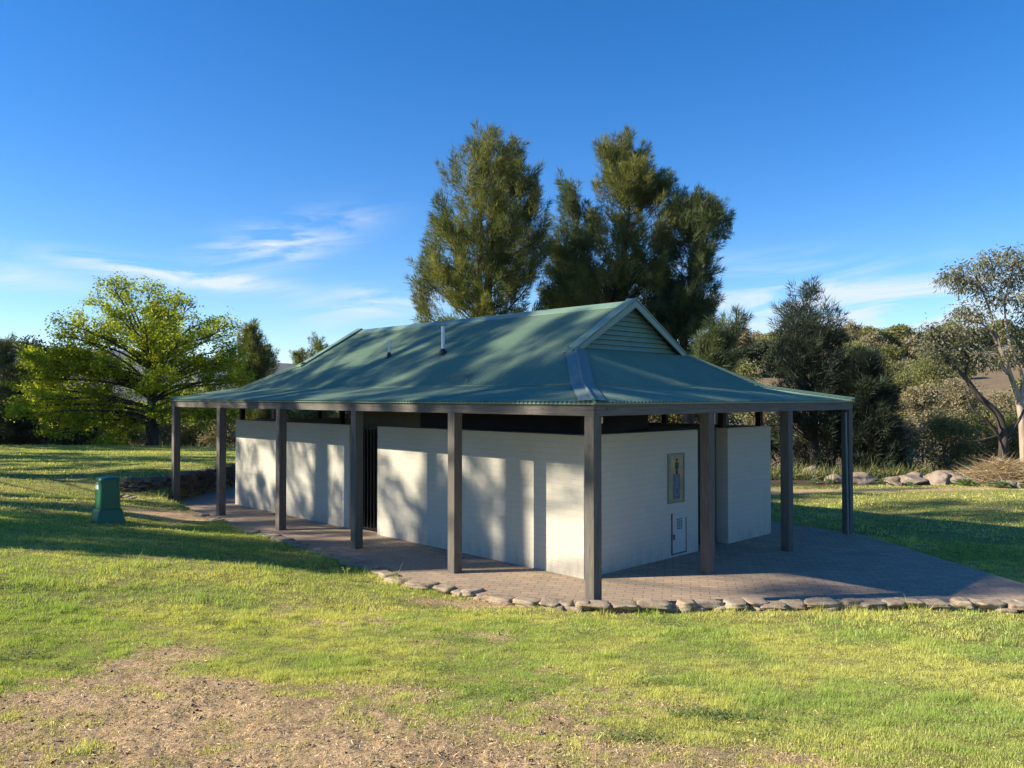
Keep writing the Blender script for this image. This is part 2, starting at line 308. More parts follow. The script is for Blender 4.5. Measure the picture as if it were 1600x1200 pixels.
M['scrub']=leafmat('scrub_leaf',(.26,.255,.095),(.125,.145,.055),.25)
M['scrub_tan']=leafmat('tan_scrub_leaf',(.32,.27,.165),(.17,.155,.095),.25)
M['dark_scrub']=leafmat('dark_scrub_leaf',(.07,.085,.04),(.032,.044,.025),.2)
M['silver']=leafmat('silver_leaf',(.26,.32,.20),(.16,.22,.13),.3)
M['drygrass']=leafmat('dry_stalks',(.60,.46,.28),(.15,.11,.07),.25)
M['grass']=leafmat('grass_blade',(.58,.57,.18),(.30,.41,.105),.4,.55)
M['bark_dark']=barkmat('dark_bark',(.035,.028,.022),(.085,.07,.055)); M['bark_grey']=barkmat('grey_bark',(.10,.085,.07),(.20,.175,.15)); M['bark_pale']=barkmat('pale_gum_bark',(.20,.15,.11),(.46,.38,.30),2.5)
# ------------------------------------------------------------------ ground sheet
def build_ground():
    na=1080; ph=np.concatenate([np.linspace(-.85,.85,760,endpoint=False),np.linspace(.85,2*math.pi-.85,na-760,endpoint=False)])
    rr=[0.4]
    while rr[-1]<60: rr.append(rr[-1]*1.0105)
    while rr[-1]<6500: rr.append(rr[-1]*1.03)
    rr=np.array(rr); A,Rr=np.meshgrid(ph,rr); x=(Rr*np.sin(A)).ravel(); y=(Rr*np.cos(A)).ravel()
    z=ground_z(x,y); x=np.r_[x,0]; y=np.r_[y,0]; z=np.r_[z,gz(0,.01)]
    r=np.hypot(x,y); b=bare(x,y); lu=lush(x,y)
    b=b*(1-sst(40,50,r)); bb=b[:,None]; lu=lu[:,None]
    green=np.array([.33,.29,.10])*(1-lu)+np.array([.19,.21,.06])*lu
    d=fbm(x*3,y*3,4,51)[:,None]; dirt=np.array([.68,.48,.265])*(1-d)+np.array([.46,.32,.18])*d
    col=green*(1-bb)+dirt*bb
    fl=sst(40,70,r)[:,None]; dry=np.array([.215,.165,.10])*(.8+.4*fbm(x/18,y/18,4,61)[:,None]); col=col*(1-fl)+dry*fl
    mt=sst(900,1500,r)[:,None]; k=sst(.35,.65,fbm(x/120,y/120,4,62))[:,None]; col=col*(1-mt)+(np.array([.10,.10,.085])*(1-k)+np.array([.05,.06,.055])*k)*mt
    # under the dense planting along the far side the soil is bare litter
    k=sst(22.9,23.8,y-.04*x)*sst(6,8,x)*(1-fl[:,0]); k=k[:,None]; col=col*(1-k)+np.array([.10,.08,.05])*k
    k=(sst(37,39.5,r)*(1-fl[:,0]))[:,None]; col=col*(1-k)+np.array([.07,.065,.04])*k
    z=z+np.where(r<12,.018*b*(fbm(x*9,y*9,3,71)-.5)*2,0)
    nr=len(rr); i=np.arange(nr-1)[:,None]; j=np.arange(na)[None]; j2=(j+1)%na
    F=np.stack([i*na+j,(i+1)*na+j,(i+1)*na+j2,i*na+j2],-1).reshape(-1,4)
    F=F[:,::-1]
    tri=np.stack([np.arange(na),(np.arange(na)+1)%na,np.full(na,nr*na),np.full(na,nr*na)],-1)
    o=mesh_np('ground',np.c_[x,y,z],F,M['ground'],None,col,True,'ground')
    tag(o,kind='structure')
build_ground()
# paving sheet
mb=MB(); mb.prism([(p[0],p[1],-.20) for p in PAVE],(0,0,.20)); pv=mb.build('paving',M['paver']); tag(pv,kind='structure')
# ------------------------------------------------------------------ grass blades (one mass)
def build_grass():
    Vs=[];Cs=[]
    def region(n,rmin,rmax,hmin,hmax,w,pw):
        u=rng.random(n); r=(rmin**pw+u*(rmax**pw-rmin**pw))**(1/pw); a=(rng.random(n)*2-1)*(.62+1.3/r.clip(3))
        x=r*np.sin(a); y=r*np.cos(a); b=bare(x,y); sd=poly_sd(x,y,PV); k=(rng.random(n)>b*1.02)&(sd>.03)&~((y-.04*x>23.2)&(x>6)); 
        k&=~((rng.random(n)<.45)&(fbm(x*6,y*6,3,91)<.44)&(r<9))
        return x[k],y[k],r[k],b[k],hmin,hmax,w
    for args in [(1500000,2.6,9.0,.008,.026,.0036,1.2),(460000,8.0,17,.012,.034,.008,1.5),(300000,15,38,.014,.034,.022,1.5)]:
        x,y,r,b,h0,h1,w=region(*args); n=len(x); z=ground_z(x,y); lu=lush(x,y)
        tall=fbm(x*.8,y*.8,3,93); h=(h0+(h1-h0)*rng.random(n)**1.6)*(1-.5*b)*(.75+.6*lu); h*=1+1.3*(poly_sd(x,y,PV)<.28)*rng.random(n); h*=np.where(rng.random(n)<.012,2.0,1); h*=.45+1.25*sst(.25,.8,fbm(x*8,y*8,3,97)); h*=1+.9*sst(.60,.72,fbm(x*2.3,y*2.3,3,98))
        az=rng.random(n)*6.283; le=rng.normal(0,.5,n); bd=rng.random(n)*6.283
        dx=np.cos(bd)*h*np.abs(le)+.12*h; dy=np.sin(bd)*h*np.abs(le)
        ww=w*(.6+.8*rng.random(n)); ex=np.cos(az)*ww/2; ey=np.sin(az)*ww/2
        V=np.stack([np.c_[x-ex,y-ey,z-.006],np.c_[x+ex,y+ey,z-.006],np.c_[x+dx,y+dy,z+h]],1).reshape(-1,3)
        hue=np.clip(sst(.3,.72,fbm(x*1.1,y*1.1,4,95))*.9-.5*b+rng.normal(0,.22,n),0,1); val=np.clip(rng.normal(.5,.2,n)+.35*(rng.random(n)<.10)+.25*b,0,1.4)
        Vs.append(V); Cs.append(np.repeat(np.c_[hue,val,hue*0],3,0))
    V=np.concatenate(Vs); F=np.arange(len(V)).reshape(-1,3)
    o=mesh_np('lawn_grass',V,F,M['grass'],None,np.concatenate(Cs)); tag(o,'short patchy yellow green lawn grass','grass',kind='stuff')
build_grass()
M['clover']=leafmat('broad_weed_leaf',(.24,.28,.13),(.15,.24,.05),.4,.8)
def unit_rows(v): return v/np.maximum(np.linalg.norm(v,axis=-1,keepdims=True),1e-9)
def build_thatch():
    n=260000; r=2.6+(12-2.6)*rng.random(n)**1.15; a=(rng.random(n)*2-1)*(.62+1.3/r.clip(3)); x=r*np.sin(a); y=r*np.cos(a); b=bare(x,y)
    k=(rng.random(n)<.12+.75*b)&(poly_sd(x,y,PV)>.05); x,y,b=x[k],y[k],b[k]; n=len(x); z=ground_z(x,y)+.002+.012*rng.random(n)
    a=rng.random(n)*6.283; L=.012+.035*rng.random(n)**2; w=.0022+.004*rng.random(n); up=rng.normal(0,.35,n)*L
    P=np.c_[x,y,z]; D=np.c_[np.cos(a)*L,np.sin(a)*L,up]; sd=np.c_[-np.sin(a)*w,np.cos(a)*w,np.abs(rng.normal(0,.5,n))*w]
    V=np.stack([P-D/2-sd/2,P-D/2+sd/2,P+D/2],1).reshape(-1,3); dark=rng.random(n)<.22
    T=np.c_[np.where(dark,1,np.clip(rng.normal(.15,.2,n),0,1)),np.where(dark,.05,np.clip(rng.normal(.7,.25,n),0,1.3)),np.zeros(n)]
    o=mesh_np('dry_thatch',V,np.arange(len(V)).reshape(-1,3),M['drygrass'],None,np.repeat(T,3,0)); tag(o,'dry straw and crumbs lying on the bare patches of the lawn','dry grass',kind='stuff')
    # crumbly clods of earth
    n=26000; r=2.7+8*rng.random(n)**1.3; a=(rng.random(n)*2-1)*(.62+1.2/r.clip(3)); x=r*np.sin(a); y=r*np.cos(a); b=bare(x,y); cl=fbm(x*3.3,y*3.3,3,111)
    k=(rng.random(n)<(.05+b)*sst(.42,.66,cl)*1.6)&(poly_sd(x,y,PV)>.05); x,y=x[k],y[k]; n=len(x); z=ground_z(x,y); sz=.005+.012*rng.random(n)**3
    U=unit_rows(rng.normal(size=(n,5,3)))*sz[:,None,None]*(.7+.6*rng.random((n,5,1))); U[:,:,2]*=.8; C0=np.c_[x,y,z+sz*.3]
    V=(C0[:,None]+U).reshape(-1,3); T=np.array([(0,1,2),(0,2,3),(0,3,4),(0,4,1),(1,2,3),(2,3,4),(1,3,4),(1,2,4)]); F=(np.arange(n)[:,None,None]*5+T[None]).reshape(-1,3)
    o=mesh_np('earth_crumbs',V,F,simple('crumbly_earth',(.17,.12,.08),.95,0,.3,9,0)); tag(o,'dark crumbs of earth scattered over the bare soil of the lawn','soil',kind='stuff')
    # low broad leaved weeds in tight mats
    Vs=[];Ts=[]
    for i in range(95):
        rr_=3.2+7.5*rng.random(); aa=(rng.random()*2-1)*.7; cx=rr_*math.sin(aa); cy=rr_*math.cos(aa)
        if poly_sd(np.array([cx]),np.array([cy]),PV)[0]<.2 or bare(np.array([cx]),np.array([cy]))[0]>.45: continue
        m=int(160+360*rng.random()); rad=.05+.11*rng.random(); px_=cx+rng.normal(0,rad,m)*1.4; py_=cy+rng.normal(0,rad,m)*.8; pz_=ground_z(px_,py_)+.008+.03*rng.random(m)
        a=rng.random(m)*6.283; L=.008+.013*rng.random(m); D=np.c_[np.cos(a),np.sin(a),rng.normal(.25,.3,m)]; sd=np.c_[-np.sin(a),np.cos(a),rng.normal(0,.3,m)]; P=np.c_[px_,py_,pz_]; L=L[:,None]
        Vs.append(np.stack([P,P+D*L*.5+sd*L*.35,P+D*L,P+D*L*.5-sd*L*.35],1).reshape(-1,3)); hue=rng.random(); Ts.append(np.repeat(np.c_[np.clip(rng.normal(.6 if hue<.6 else .05,.2,m),0,1),np.clip(rng.normal(.45,.2,m),0,1),np.zeros(m)],4,0))
    V=np.concatenate(Vs); o=mesh_np('ground_weeds',V,np.arange(len(V)).reshape(-1,4),M['clover'],None,np.concatenate(Ts)); tag(o,'small mats of darker broad leaved weeds in the lawn','weeds',kind='stuff')
build_thatch()
# ------------------------------------------------------------------ the building
BW,BL=7.5,13.0; TOP=2.46; BOT=2.305
BB=empty('toilet_block',(P0[0],P0[1],0),math.pi/2-TH)      # local x = t, local y = s
tag(BB,'white painted brick toilet block under a green corrugated iron roof on timber posts','building')
PW=.15
bays_s=[0,2.6,5.15,7.75,10.38,BL-PW]; bays_t=[0,2.56,4.97,BW-PW]
def post(t,s,z1=BOT): 
    return MB().box(t,t+PW,s,s+PW,-.02,z1).build('post',M['timber'],BB,.006)
for s in bays_s: post(0,s)
for t in bays_t[1:]: post(t,0)
for s in bays_s[1:]: post(BW-PW,s)
for t in bays_t[1:3]: post(t,BL-PW)
mb=MB(); th=.05
MB().box(0,th,0,BL,BOT,TOP).build('beam',M['beam'],BB,.005); MB().box(th+.002,BW,0,th,BOT,TOP).build('beam',M['beam'],BB,.005)
MB().box(BW-th,BW,th+.002,BL,BOT,TOP).build('beam',M['beam'],BB,.005); MB().box(th+.002,BW-th-.002,BL-th,BL,BOT,TOP).build('beam',M['beam'],BB,.005)
# inner beam of the pair, darker
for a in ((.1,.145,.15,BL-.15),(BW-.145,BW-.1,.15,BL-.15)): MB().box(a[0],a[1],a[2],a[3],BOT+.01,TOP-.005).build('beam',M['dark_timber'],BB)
# brick walls
W0,W1=1.08,6.42; L0,L1=1.08,11.92; WT_=.23; WH=2.0
def wall(t0,t1,s0,s1,h=WH,m='brick',lab=None):
    o=MB().box(t0,t1,s0,s1,-.02,h).build('wall',M[m],BB,.004)
    if lab: o['label']=lab
    return o
wall(W0,W0+WT_,L0,6.08); wall(W0,W0+WT_,7.02,L1)                               # long front wall, gateway between
wall(W0+WT_+.001,3.96,L0,L0+WT_); wall(4.90,W1-WT_-.001,L0,L0+WT_)                    # end wall with doorway
wall(W1-WT_,W1,L0,L1); wall(W0+WT_+.001,W1-WT_-.001,L1-WT_,L1)
MB().box(4.90,5.02,L0+WT_+.002,3.2,-.02,1.985).build('partition',M['door_green'],BB)['label']='grey green painted return wall inside the doorway'
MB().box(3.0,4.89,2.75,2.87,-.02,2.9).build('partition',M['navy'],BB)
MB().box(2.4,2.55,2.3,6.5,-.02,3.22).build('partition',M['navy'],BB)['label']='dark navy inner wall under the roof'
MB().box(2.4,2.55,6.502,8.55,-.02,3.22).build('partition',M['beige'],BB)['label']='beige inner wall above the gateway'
MB().box(2.56,6.15,6.6,6.72,-.02,1.95).build('partition',M['beige'],BB)
MB().box(2.56,6.15,9.0,9.12,-.02,1.95).build('partition',M['beige'],BB)
MB().box(W0+WT_,W1-WT_,L0+WT_,L1-WT_,.001,.012).build('floor',M['concrete'],BB)
# studs standing on the brick walls and timber plates carrying the roof
for (t,s) in [(W1-.17,1.2),(W1-.17,3.3),(W1-.17,5.4),(W1-.17,7.5),(W1-.17,9.6),(W1-.17,11.75),(3.2,11.75),(4.8,11.75),(W0+.06,11.75),(4.95,1.2),(3.05,4.6),(2.9,10.2)]:
    MB().box(t,t+.1,s,s+.1,WH+.001 if (t>6 or s>11.7 or s<1.3) else 0,2.62).build('stud',M['dark_timber'],BB)
for a in ((W0+.05,W0+.15),(W1-.15,W1-.05)): MB().box(a[0],a[1],L0,L1,2.60,2.70).build('roof_plate',M['dark_timber'],BB)
for s in (3.2,5.6,8.0,10.2): MB().box(W0+.16,W1-.16,s,s+.06,2.56,2.68).build('tie_beam',M['dark_timber'],BB)
# rafters of the verandah
rf=[]
for i,s in enumerate(np.arange(.9,BL-.5,1.05)):
    for sg in (0,1):
        t0,t1=(.06,1.15) if not sg else (BW-.06,BW-1.15)
        MB().bar((t0,s,2.40),(t1,s,2.60),.045,.09).build('rafter',M['dark_timber'],BB)
for t in np.arange(.9,BW-.5,1.0):
    MB().bar((t,.06,2.40),(t,1.15,2.60),.045,.09).build('rafter',M['dark_timber'],BB)
# --- corrugated roof
SB,ZB=1.15,2.70; ZE=2.475; GS=2.2; SL=(4.19-ZB)/(BW/2-SB); OV=.045
def roof_z(t):  # height against distance from the eave
    return ZE+(t)*(ZB-ZE)/SB if t<SB else ZB+(t-SB)*SL
PITCHC=.076; AMP=.013
def roof_sheet(long,mirror):
    """corrugated sheet for one slope. long: slopes along the long sides; mirror: far one"""
    L=BL if long else BW; n=int(L/PITCHC*8); us=np.linspace(-OV,L+OV,n+1); V=[];F=[]
    rows=9
    for i,u in enumerate(us):
        hip=min(u,L-u)
        if long: lim=BW/2 if (GS-.0<=u<=BL-GS+.0) else max(hip,-OV)
        else: lim=min(max(hip,-OV),GS)
        w=AMP*math.cos(2*math.pi*u/PITCHC)
        tb=min(SB,lim); ts=list(np.linspace(-OV,tb,4))+list(np.linspace(tb,lim,6)[1:])
        for t in ts:
            z=roof_z(t)+w+.006
            if long: x,y=(t,u) if not mirror else (BW-t,u)
            else: x,y=(u,t) if not mirror else (u,BL-t)
            V.append((x,y,z))
    for i in range(n):
        ui,uj=us[i],us[i+1]
        for r in range(rows-1):
            if long and ((ui<GS)!=(uj<GS) or (ui>BL-GS)!=(uj>BL-GS)) and r>=3 : 
                pass
            a=i*rows+r; F.append((a,a+1,a+rows+1,a+rows))
    o=mesh_np('roof_sheet',np.array(V),np.array(F),M['roof'],BB,None,True)
    return o
roof_parts=[roof_sheet(True,False),roof_sheet(True,True),roof_sheet(False,False),roof_sheet(False,True)]
# lining below the iron so that the underside is dark boards
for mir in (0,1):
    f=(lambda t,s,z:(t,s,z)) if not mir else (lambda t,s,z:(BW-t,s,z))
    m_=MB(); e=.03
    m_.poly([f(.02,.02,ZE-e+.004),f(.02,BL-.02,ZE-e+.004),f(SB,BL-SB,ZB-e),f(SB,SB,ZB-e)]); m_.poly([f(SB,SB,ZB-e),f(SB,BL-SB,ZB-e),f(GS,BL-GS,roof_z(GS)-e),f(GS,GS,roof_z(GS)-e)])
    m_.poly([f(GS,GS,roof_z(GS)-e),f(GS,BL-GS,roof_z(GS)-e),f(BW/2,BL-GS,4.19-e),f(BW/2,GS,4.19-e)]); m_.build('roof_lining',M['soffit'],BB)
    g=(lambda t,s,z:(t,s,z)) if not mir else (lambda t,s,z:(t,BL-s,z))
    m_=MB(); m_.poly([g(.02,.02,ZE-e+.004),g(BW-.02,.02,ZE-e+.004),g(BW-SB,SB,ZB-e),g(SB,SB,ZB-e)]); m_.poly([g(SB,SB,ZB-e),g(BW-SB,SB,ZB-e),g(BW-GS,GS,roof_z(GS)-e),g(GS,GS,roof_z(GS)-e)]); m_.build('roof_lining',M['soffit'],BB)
for mir in (0,1):
    tt=(lambda t:t) if not mir else (lambda t:BW-t)
    MB().prism([(tt(SB-.012),SB+.02,ZB+.016),(tt(SB+.012),SB+.02,ZB+.020),(tt(SB+.012),SB+.02,ZB+.030),(tt(SB-.012),SB+.02,ZB+.026)],(0,BL-2*SB-.04,0)).build('lap_strip',M['roof'],BB)
MB().prism([(SB+.02,SB-.012,ZB+.016),(SB+.02,SB+.012,ZB+.020),(SB+.02,SB+.012,ZB+.030),(SB+.02,SB-.012,ZB+.026)],(BW-2*SB-.04,0,0)).build('lap_strip',M['roof'],BB)
# barge capping strip along the eaves
cz=ZE-.012
for a in ((-.03,-.022,-.03,BL+.03),(BW+.022,BW+.03,-.03,BL+.03)): MB().box(a[0],a[1],a[2],a[3],cz-.018,cz+.008).build('eave_flashing',M['trim'],BB)
for a in ((-.021,BW+.021,-.03,-.022),(-.021,BW+.021,BL+.022,BL+.03)): MB().box(a[0],a[1],a[2],a[3],cz-.018,cz+.008).build('eave_flashing',M['trim'],BB)
# gablets with louvred vents
def gable(s0,sg):
    zb=roof_z(GS); q=s0+.10*sg; tr=4.19
    m_=MB(); m_.prism([(GS+.10,q+.03*sg,zb+.01),(BW-GS-.10,q+.03*sg,zb+.01),(BW/2,q+.03*sg,tr-.06)],(0,.02*sg,0)); gb=m_.build('gable_vent',M['trim'],BB)
    n=9
    for i in range(n):
        z0=zb+.03+i*(tr-zb-.12)/n; z1=z0+(tr-zb-.12)/n*.92; hw=(BW/2-GS-.12)*(1-(z0-zb)/(tr-zb)); hw2=(BW/2-GS-.12)*(1-(z1-zb)/(tr-zb))
        if hw2<.03: continue
        mm=MB(); pr=[(0,z0),(-.045,z0+.008),(-.012,z1),(0,z1)]
        b=len(mm.v); 
        for (t0,t1) in ((BW/2-hw,BW/2+hw),):
            for (yy,zz) in pr:
                h_=hw if zz<(z0+z1)/2 else hw2
                mm.v+= [(BW/2-h_,q+.03*sg+yy*sg,zz),(BW/2+h_,q+.03*sg+yy*sg,zz)]
        mm.f+=[(0,1,3,2),(2,3,5,4),(4,5,7,6),(0,2,4,6),(1,3,5,7)]
        mm.build('louvre',M['trim'],gb)
    # barge boards (rake)
    for k in (0,1):
        x0=GS-.14 if not k else BW-GS+.14; f0=Vector((x0,s0-.0*sg,zb-.06)); f1=Vector((BW/2,s0,tr+.035)); 
        d=(f1-f0).normalized(); dn=Vector((0,0,-1))*.15
        m_=MB(); m_.prism([f0,f1,f1+Vector((0,0,-.13)),f0+Vector((0,0,-.09))+d*.10],(0,-.03*sg,0)); m_.build('barge_board',M['trim'],BB)
        up=Vector((-d.z,0,d.x)) if not k else Vector((d.z,0,-d.x)); m_=MB(); a0=f0+Vector((0,-.035*sg,.012)); a1=f1+Vector((0,-.035*sg,.012))
        m_.prism([a0,a1,a1+Vector((0,0,.022)),a0+Vector((0,0,.022))],(0,.20*sg,0)); m_.build('barge_capping',M['trim'],BB)
    # apron flashing under the gable
    m_=MB(); m_.prism([(GS-.1,q+.05*sg,zb+.05),(BW-GS+.1,q+.05*sg,zb+.05),(BW-GS+.1,q-.12*sg,zb-.03),(GS-.1,q-.12*sg,zb-.03)],(0,0,.008)); m_.build('apron_flashing',M['roof'],BB)
gable(GS,1); gable(BL-GS,-1)
# ridge capping
m_=MB(); y0,y1=GS-.03,BL-GS+.03
m_.prism([(BW/2-.17,y0,4.19-.17*SL+.022),(BW/2,y0,4.19+.032),(BW/2+.17,y0,4.19-.17*SL+.022),(BW/2+.17,y0,4.19-.17*SL+.012),(BW/2,y0,4.19+.022),(BW/2-.17,y0,4.19-.17*SL+.012)],(0,y1-y0,0)); m_.build('ridge_capping',M['trim'],BB)
# hip cappings; the one on the near corner is broad grey flashing
def hip(ct,cs,dt,ds,wide,mat,name):
    def P(d): return Vector((ct+dt*d,cs+ds*d,roof_z(d)+.02))
    sides=[]
    for sg in (1,-1):
        sv=Vector((0,ds,0)) if sg>0 else Vector((dt,0,0))
        m_=MB()
        ds_=[-OV+.02,SB*.5,SB,SB+.5,GS-.02]
        for a,b_ in zip(ds_[:-1],ds_[1:]):
            def Q(d,off):  # point displaced along the eave direction by off on its own slope
                p=P(d); q=p+sv*off; return Vector((q.x,q.y,roof_z(d)+.02+.004))
            m_.prism([P(a)+Vector((0,0,.012)),P(b_)+Vector((0,0,.012)),Q(b_,wide),Q(a,wide)],(0,0,.004))
        sides.append(m_)
    m0=sides[0]; b0=len(m0.v); m0.v+=sides[1].v; m0.f+=[tuple(i+b0 for i in f) for f in sides[1].f]
    m0.tube([P(d)+Vector((0,0,.018)) for d in (-OV+.02,SB*.5,SB,SB+.5,GS-.02)],.022,8)
    return m0.build(name,mat,BB)
hip(0,0,1,1,.24,M['flash'],'hip_flashing')['label']='broad grey flashing over the near roof corner'
for a in ((BW,0,-1,1),(0,BL,1,-1),(BW,BL,-1,-1)): hip(*a,.12,M['trim'],'hip_capping')
# vent pipes through the front slope
for (t,s,h,r) in ((2.3,5.67,.52,.035),(2.3,7.43,.34,.024)):
    z=roof_z(t); vp=MB().tube([(t,s,z-.05),(t,s,z+h)],r,14).tube([(t,s,z+h),(t,s,z+h+.02)],r*1.15,14).build('vent_pipe',M['galv'],BB,0)
    MB().tube([(t,s,z-.04),(t,s,z+.06),(t,s,z+.11)],[r*2.6,r*1.9,r*1.15],14).build('rubber_boot',M['boot'],vp)
# loose bent twig lying on the roof
tw=MB(); pts=[Vector((*ST(4.0+.25*math.cos(a)+.1*math.sin(3*a),1.25+.22*math.sin(a)),0)) for a in np.linspace(0,3.6,12)]
for p in pts:
    l=np.array([p.x,p.y])-P0; p.z=roof_z(float(l@BV))+.05
tw.tube(pts,.008,5); tag(tw.build('twig',M['bark_grey']),'thin curled twig lying low on the green roof','twig')
# gate of black bars in the gateway
gt=empty('gate',(0,0,0)); gt.parent=BB; gt['label']='black steel gate of upright bars in the gateway'
gt2=MB()
for s in np.linspace(6.12,6.98,9): gt2.box(W0+.10,W0+.125,s-.0125,s+.0125,.07,1.93)
gt2.build('bar',M['steel_bar'],gt)
g3=MB(); g3.box(W0+.09,W0+.135,6.085,7.015,.045,.07); g3.box(W0+.09,W0+.135,6.085,7.015,1.93,1.965); g3.box(W0+.09,W0+.135,6.085,6.115,.072,1.928); g3.box(W0+.09,W0+.135,6.985,7.015,.072,1.928); g3.build('gate_frame',M['steel_bar'],gt)
# sign plate with toilet pictograms on the end wall
def rect(m_,t0,t1,z0,z1,y0,y1): m_.box(t0,t1,y0,y1,z0,z1)
m,n,b=newmat('worn_sign_plate'); o_=obj_co(n); f=noise(n,mapping(n,o_,(5,5,2.4)),1.3,5,.6); c=ramp(n,f,[(.3,(.13,.16,.17)),(.46,(.22,.22,.17)),(.62,(.36,.31,.16)),(.8,(.27,.28,.26))]); setc(n,b,c); b.inputs['Roughness'].default_value=.4; b.inputs['Metallic'].default_value=.4; M['sign']=m
M['ink']=simple('sign_black',(.03,.032,.04),.5,0,.1,8,0); M['signblue']=simple('sign_blue',(.075,.115,.17),.5,0,.35,14,0); M['signwhite']=simple('sign_white',(.16,.19,.23),.5,0,.3,8,0)
sg=MB().box(3.11,3.52,L0-.014,L0-.001,.87,1.625).build('sign',M['sign'],BB,.002); sg['label']='worn metal toilet sign with faded figures'
fr=MB(); y0,y1=L0-.022,L0-.0145
fr.box(3.09,3.11,y0,L0-.001,.855,1.64); fr.box(3.52,3.54,y0,L0-.001,.855,1.64); fr.box(3.1105,3.5195,y0,L0-.001,1.6255,1.64); fr.box(3.1105,3.5195,y0,L0-.001,.855,.8695); fr.build('sign_frame',M['flash'],sg)
MB().box(3.235,3.415,L0-.0175,L0-.0145,.92,1.31).build('sign_panel',M['signblue'],sg)
def disc(m_,t,z,r,n=18,ya=None,yb=None): m_.prism([(t+r*math.cos(2*math.pi*k/n),ya,z+r*math.sin(2*math.pi*k/n)) for k in range(n)],(0,yb-ya,0))
ya,yb=L0-.019,L0-.0147
pm=MB(); cx=3.33; disc(pm,cx,1.535,.026,16,ya,yb)      # standing man
pm.prism([(cx-.045,ya,1.50),(cx+.045,ya,1.50),(cx+.05,ya,1.40),(cx+.03,ya,1.40),(cx+.026,ya,1.46),(cx+.026,ya,1.31),(cx+.004,ya,1.31),(cx,ya,1.39),(cx-.004,ya,1.31),(cx-.026,ya,1.31),(cx-.026,ya,1.46),(cx-.03,ya,1.40),(cx-.05,ya,1.40)],(0,yb-ya,0)); pm.build('figure',M['ink'],sg)
ya,yb=L0-.0215,L0-.0178; ws=MB(); disc(ws,cx-.01,1.225,.02,14,ya,yb)                   # wheelchair mark
ws.prism([(cx-.024,ya,1.195),(cx+.004,ya,1.195),(cx+.004,ya,1.115),(cx+.05,ya,1.115),(cx+.05,ya,1.04),(cx+.03,ya,1.04),(cx+.03,ya,1.09),(cx-.024,ya,1.09)],(0,yb-ya,0))
for k in range(20):
    a0=R(100+k*13); a1=R(100+(k+1)*13); r0,r1=.062,.076; zc=1.045; xc=cx-.01
    ws.prism([(xc+r0*math.cos(a0),ya,zc+r0*math.sin(a0)),(xc+r1*math.cos(a0),ya,zc+r1*math.sin(a0)),(xc+r1*math.cos(a1),ya,zc+r1*math.sin(a1)),(xc+r0*math.cos(a1),ya,zc+r0*math.sin(a1))],(0,yb-ya,0))
ws.build('wheelchair_mark',M['signwhite'],sg)
# meter hatch with vent holes low on the end wall
M['hatch']=simple('painted_hatch',(.46,.46,.43),.5,0,.08,6,.1); M['rust']=simple('rusty_gap',(.15,.11,.09),.8,0,.4,20,.2)
hs_=MB().box(3.21,3.58,L0-.012,L0-.001,.06,.66).build('hatch',M['hatch'],BB,.002); hs_['label']='small painted metal hatch low on the end wall'
fm=MB(); fm.box(3.19,3.2095,L0-.016,L0-.001,.04,.69); fm.box(3.5805,3.60,L0-.016,L0-.001,.04,.60); fm.box(3.21,3.58,L0-.016,L0-.001,.04,.0595); fm.build('hatch_frame',M['rust'],hs_)
vh=MB()
for i in range(6):
    for j in range(3): vh.box(3.33+j*.055,3.37+j*.055,L0-.0135,L0-.0122,.43+i*.03,.448+i*.03)
vh.build('vent_holes',M['ink'],hs_); MB().box(3.225,3.26,L0-.03,L0-.0122,.28,.36).build('latch',M['rust'],hs_,.003)
# light fitting under the near corner of the roof, downpipe on the far right post
MB().box(.32,.50,.26,.38,2.20,2.29).build('light_fitting',simple('pale_plastic',(.66,.63,.55),.5,0,.05,6,0),BB,.01)
MB().tube([(BW-.24,-.0,0),(BW-.24,.03,2.25)],.018,10).build('conduit',M['flash'],BB)
# ------------------------------------------------------------------ rocks
def rockmesh(seed,sub=3,flat=.6,sharp=.25):
    bm=bmesh.new(); bmesh.ops.create_icosphere(bm,subdivisions=sub,radius=1); r=np.random.default_rng(seed)
    pl=[(Vector(r.normal(size=3)).normalized(),.55+.35*r.random()) for _ in range(9)]
    from mathutils import noise as mn
    off=Vector(r.random(3)*50)
    for v in bm.verts:
        p=v.co.copy()
        for nn,d in pl:
            k=p.dot(nn)
            if k>d: p-=nn*(k-d)*.9
        p*=1+sharp*(mn.noise(p*1.6+off))+.08*mn.noise(p*5+off)
        v.co=(p.x,p.y,p.z*flat)
    V=np.array([v.co[:] for v in bm.verts]); F=np.array([[v.index for v in f.verts] for f in bm.faces]); bm.free(); return V,F
def xf(V,loc,sc,rz):
    c,s=math.cos(rz),math.sin(rz); V=V*np.array(sc); return np.c_[V[:,0]*c-V[:,1]*s,V[:,0]*s+V[:,1]*c,V[:,2]]+np.array(loc)
def blockmesh(seed):
    from mathutils import noise as mn
    bm=bmesh.new(); bmesh.ops.create_cube(bm,size=2); bmesh.ops.subdivide_edges(bm,edges=bm.edges[:],cuts=5,use_grid_fill=True); r=np.random.default_rng(seed); off=Vector(r.random(3)*60); sh=r.normal(0,.13,6)
    for v in bm.verts:
        p=v.co.copy(); q=(abs(p.x)**7+abs(p.y)**7+abs(p.z)**7)**(1/7); p=p/q
        p=Vector((p.x*(1+sh[0]*p.z+sh[1]*p.y),p.y*(1+sh[2]*p.x+sh[3]*p.z),p.z*(1+sh[4]*p.x+sh[5]*p.y)))
        p*=1+.17*mn.noise(p*1.1+off)+.10*mn.noise(p*3.1+off)+.04*mn.noise(p*8+off); v.co=p
    V=np.array([v.co[:] for v in bm.verts]); F=np.array([[v.index for v in f.verts] for f in bm.faces]); bm.free(); return V,F
protos=[blockmesh(100+i) for i in range(14)]
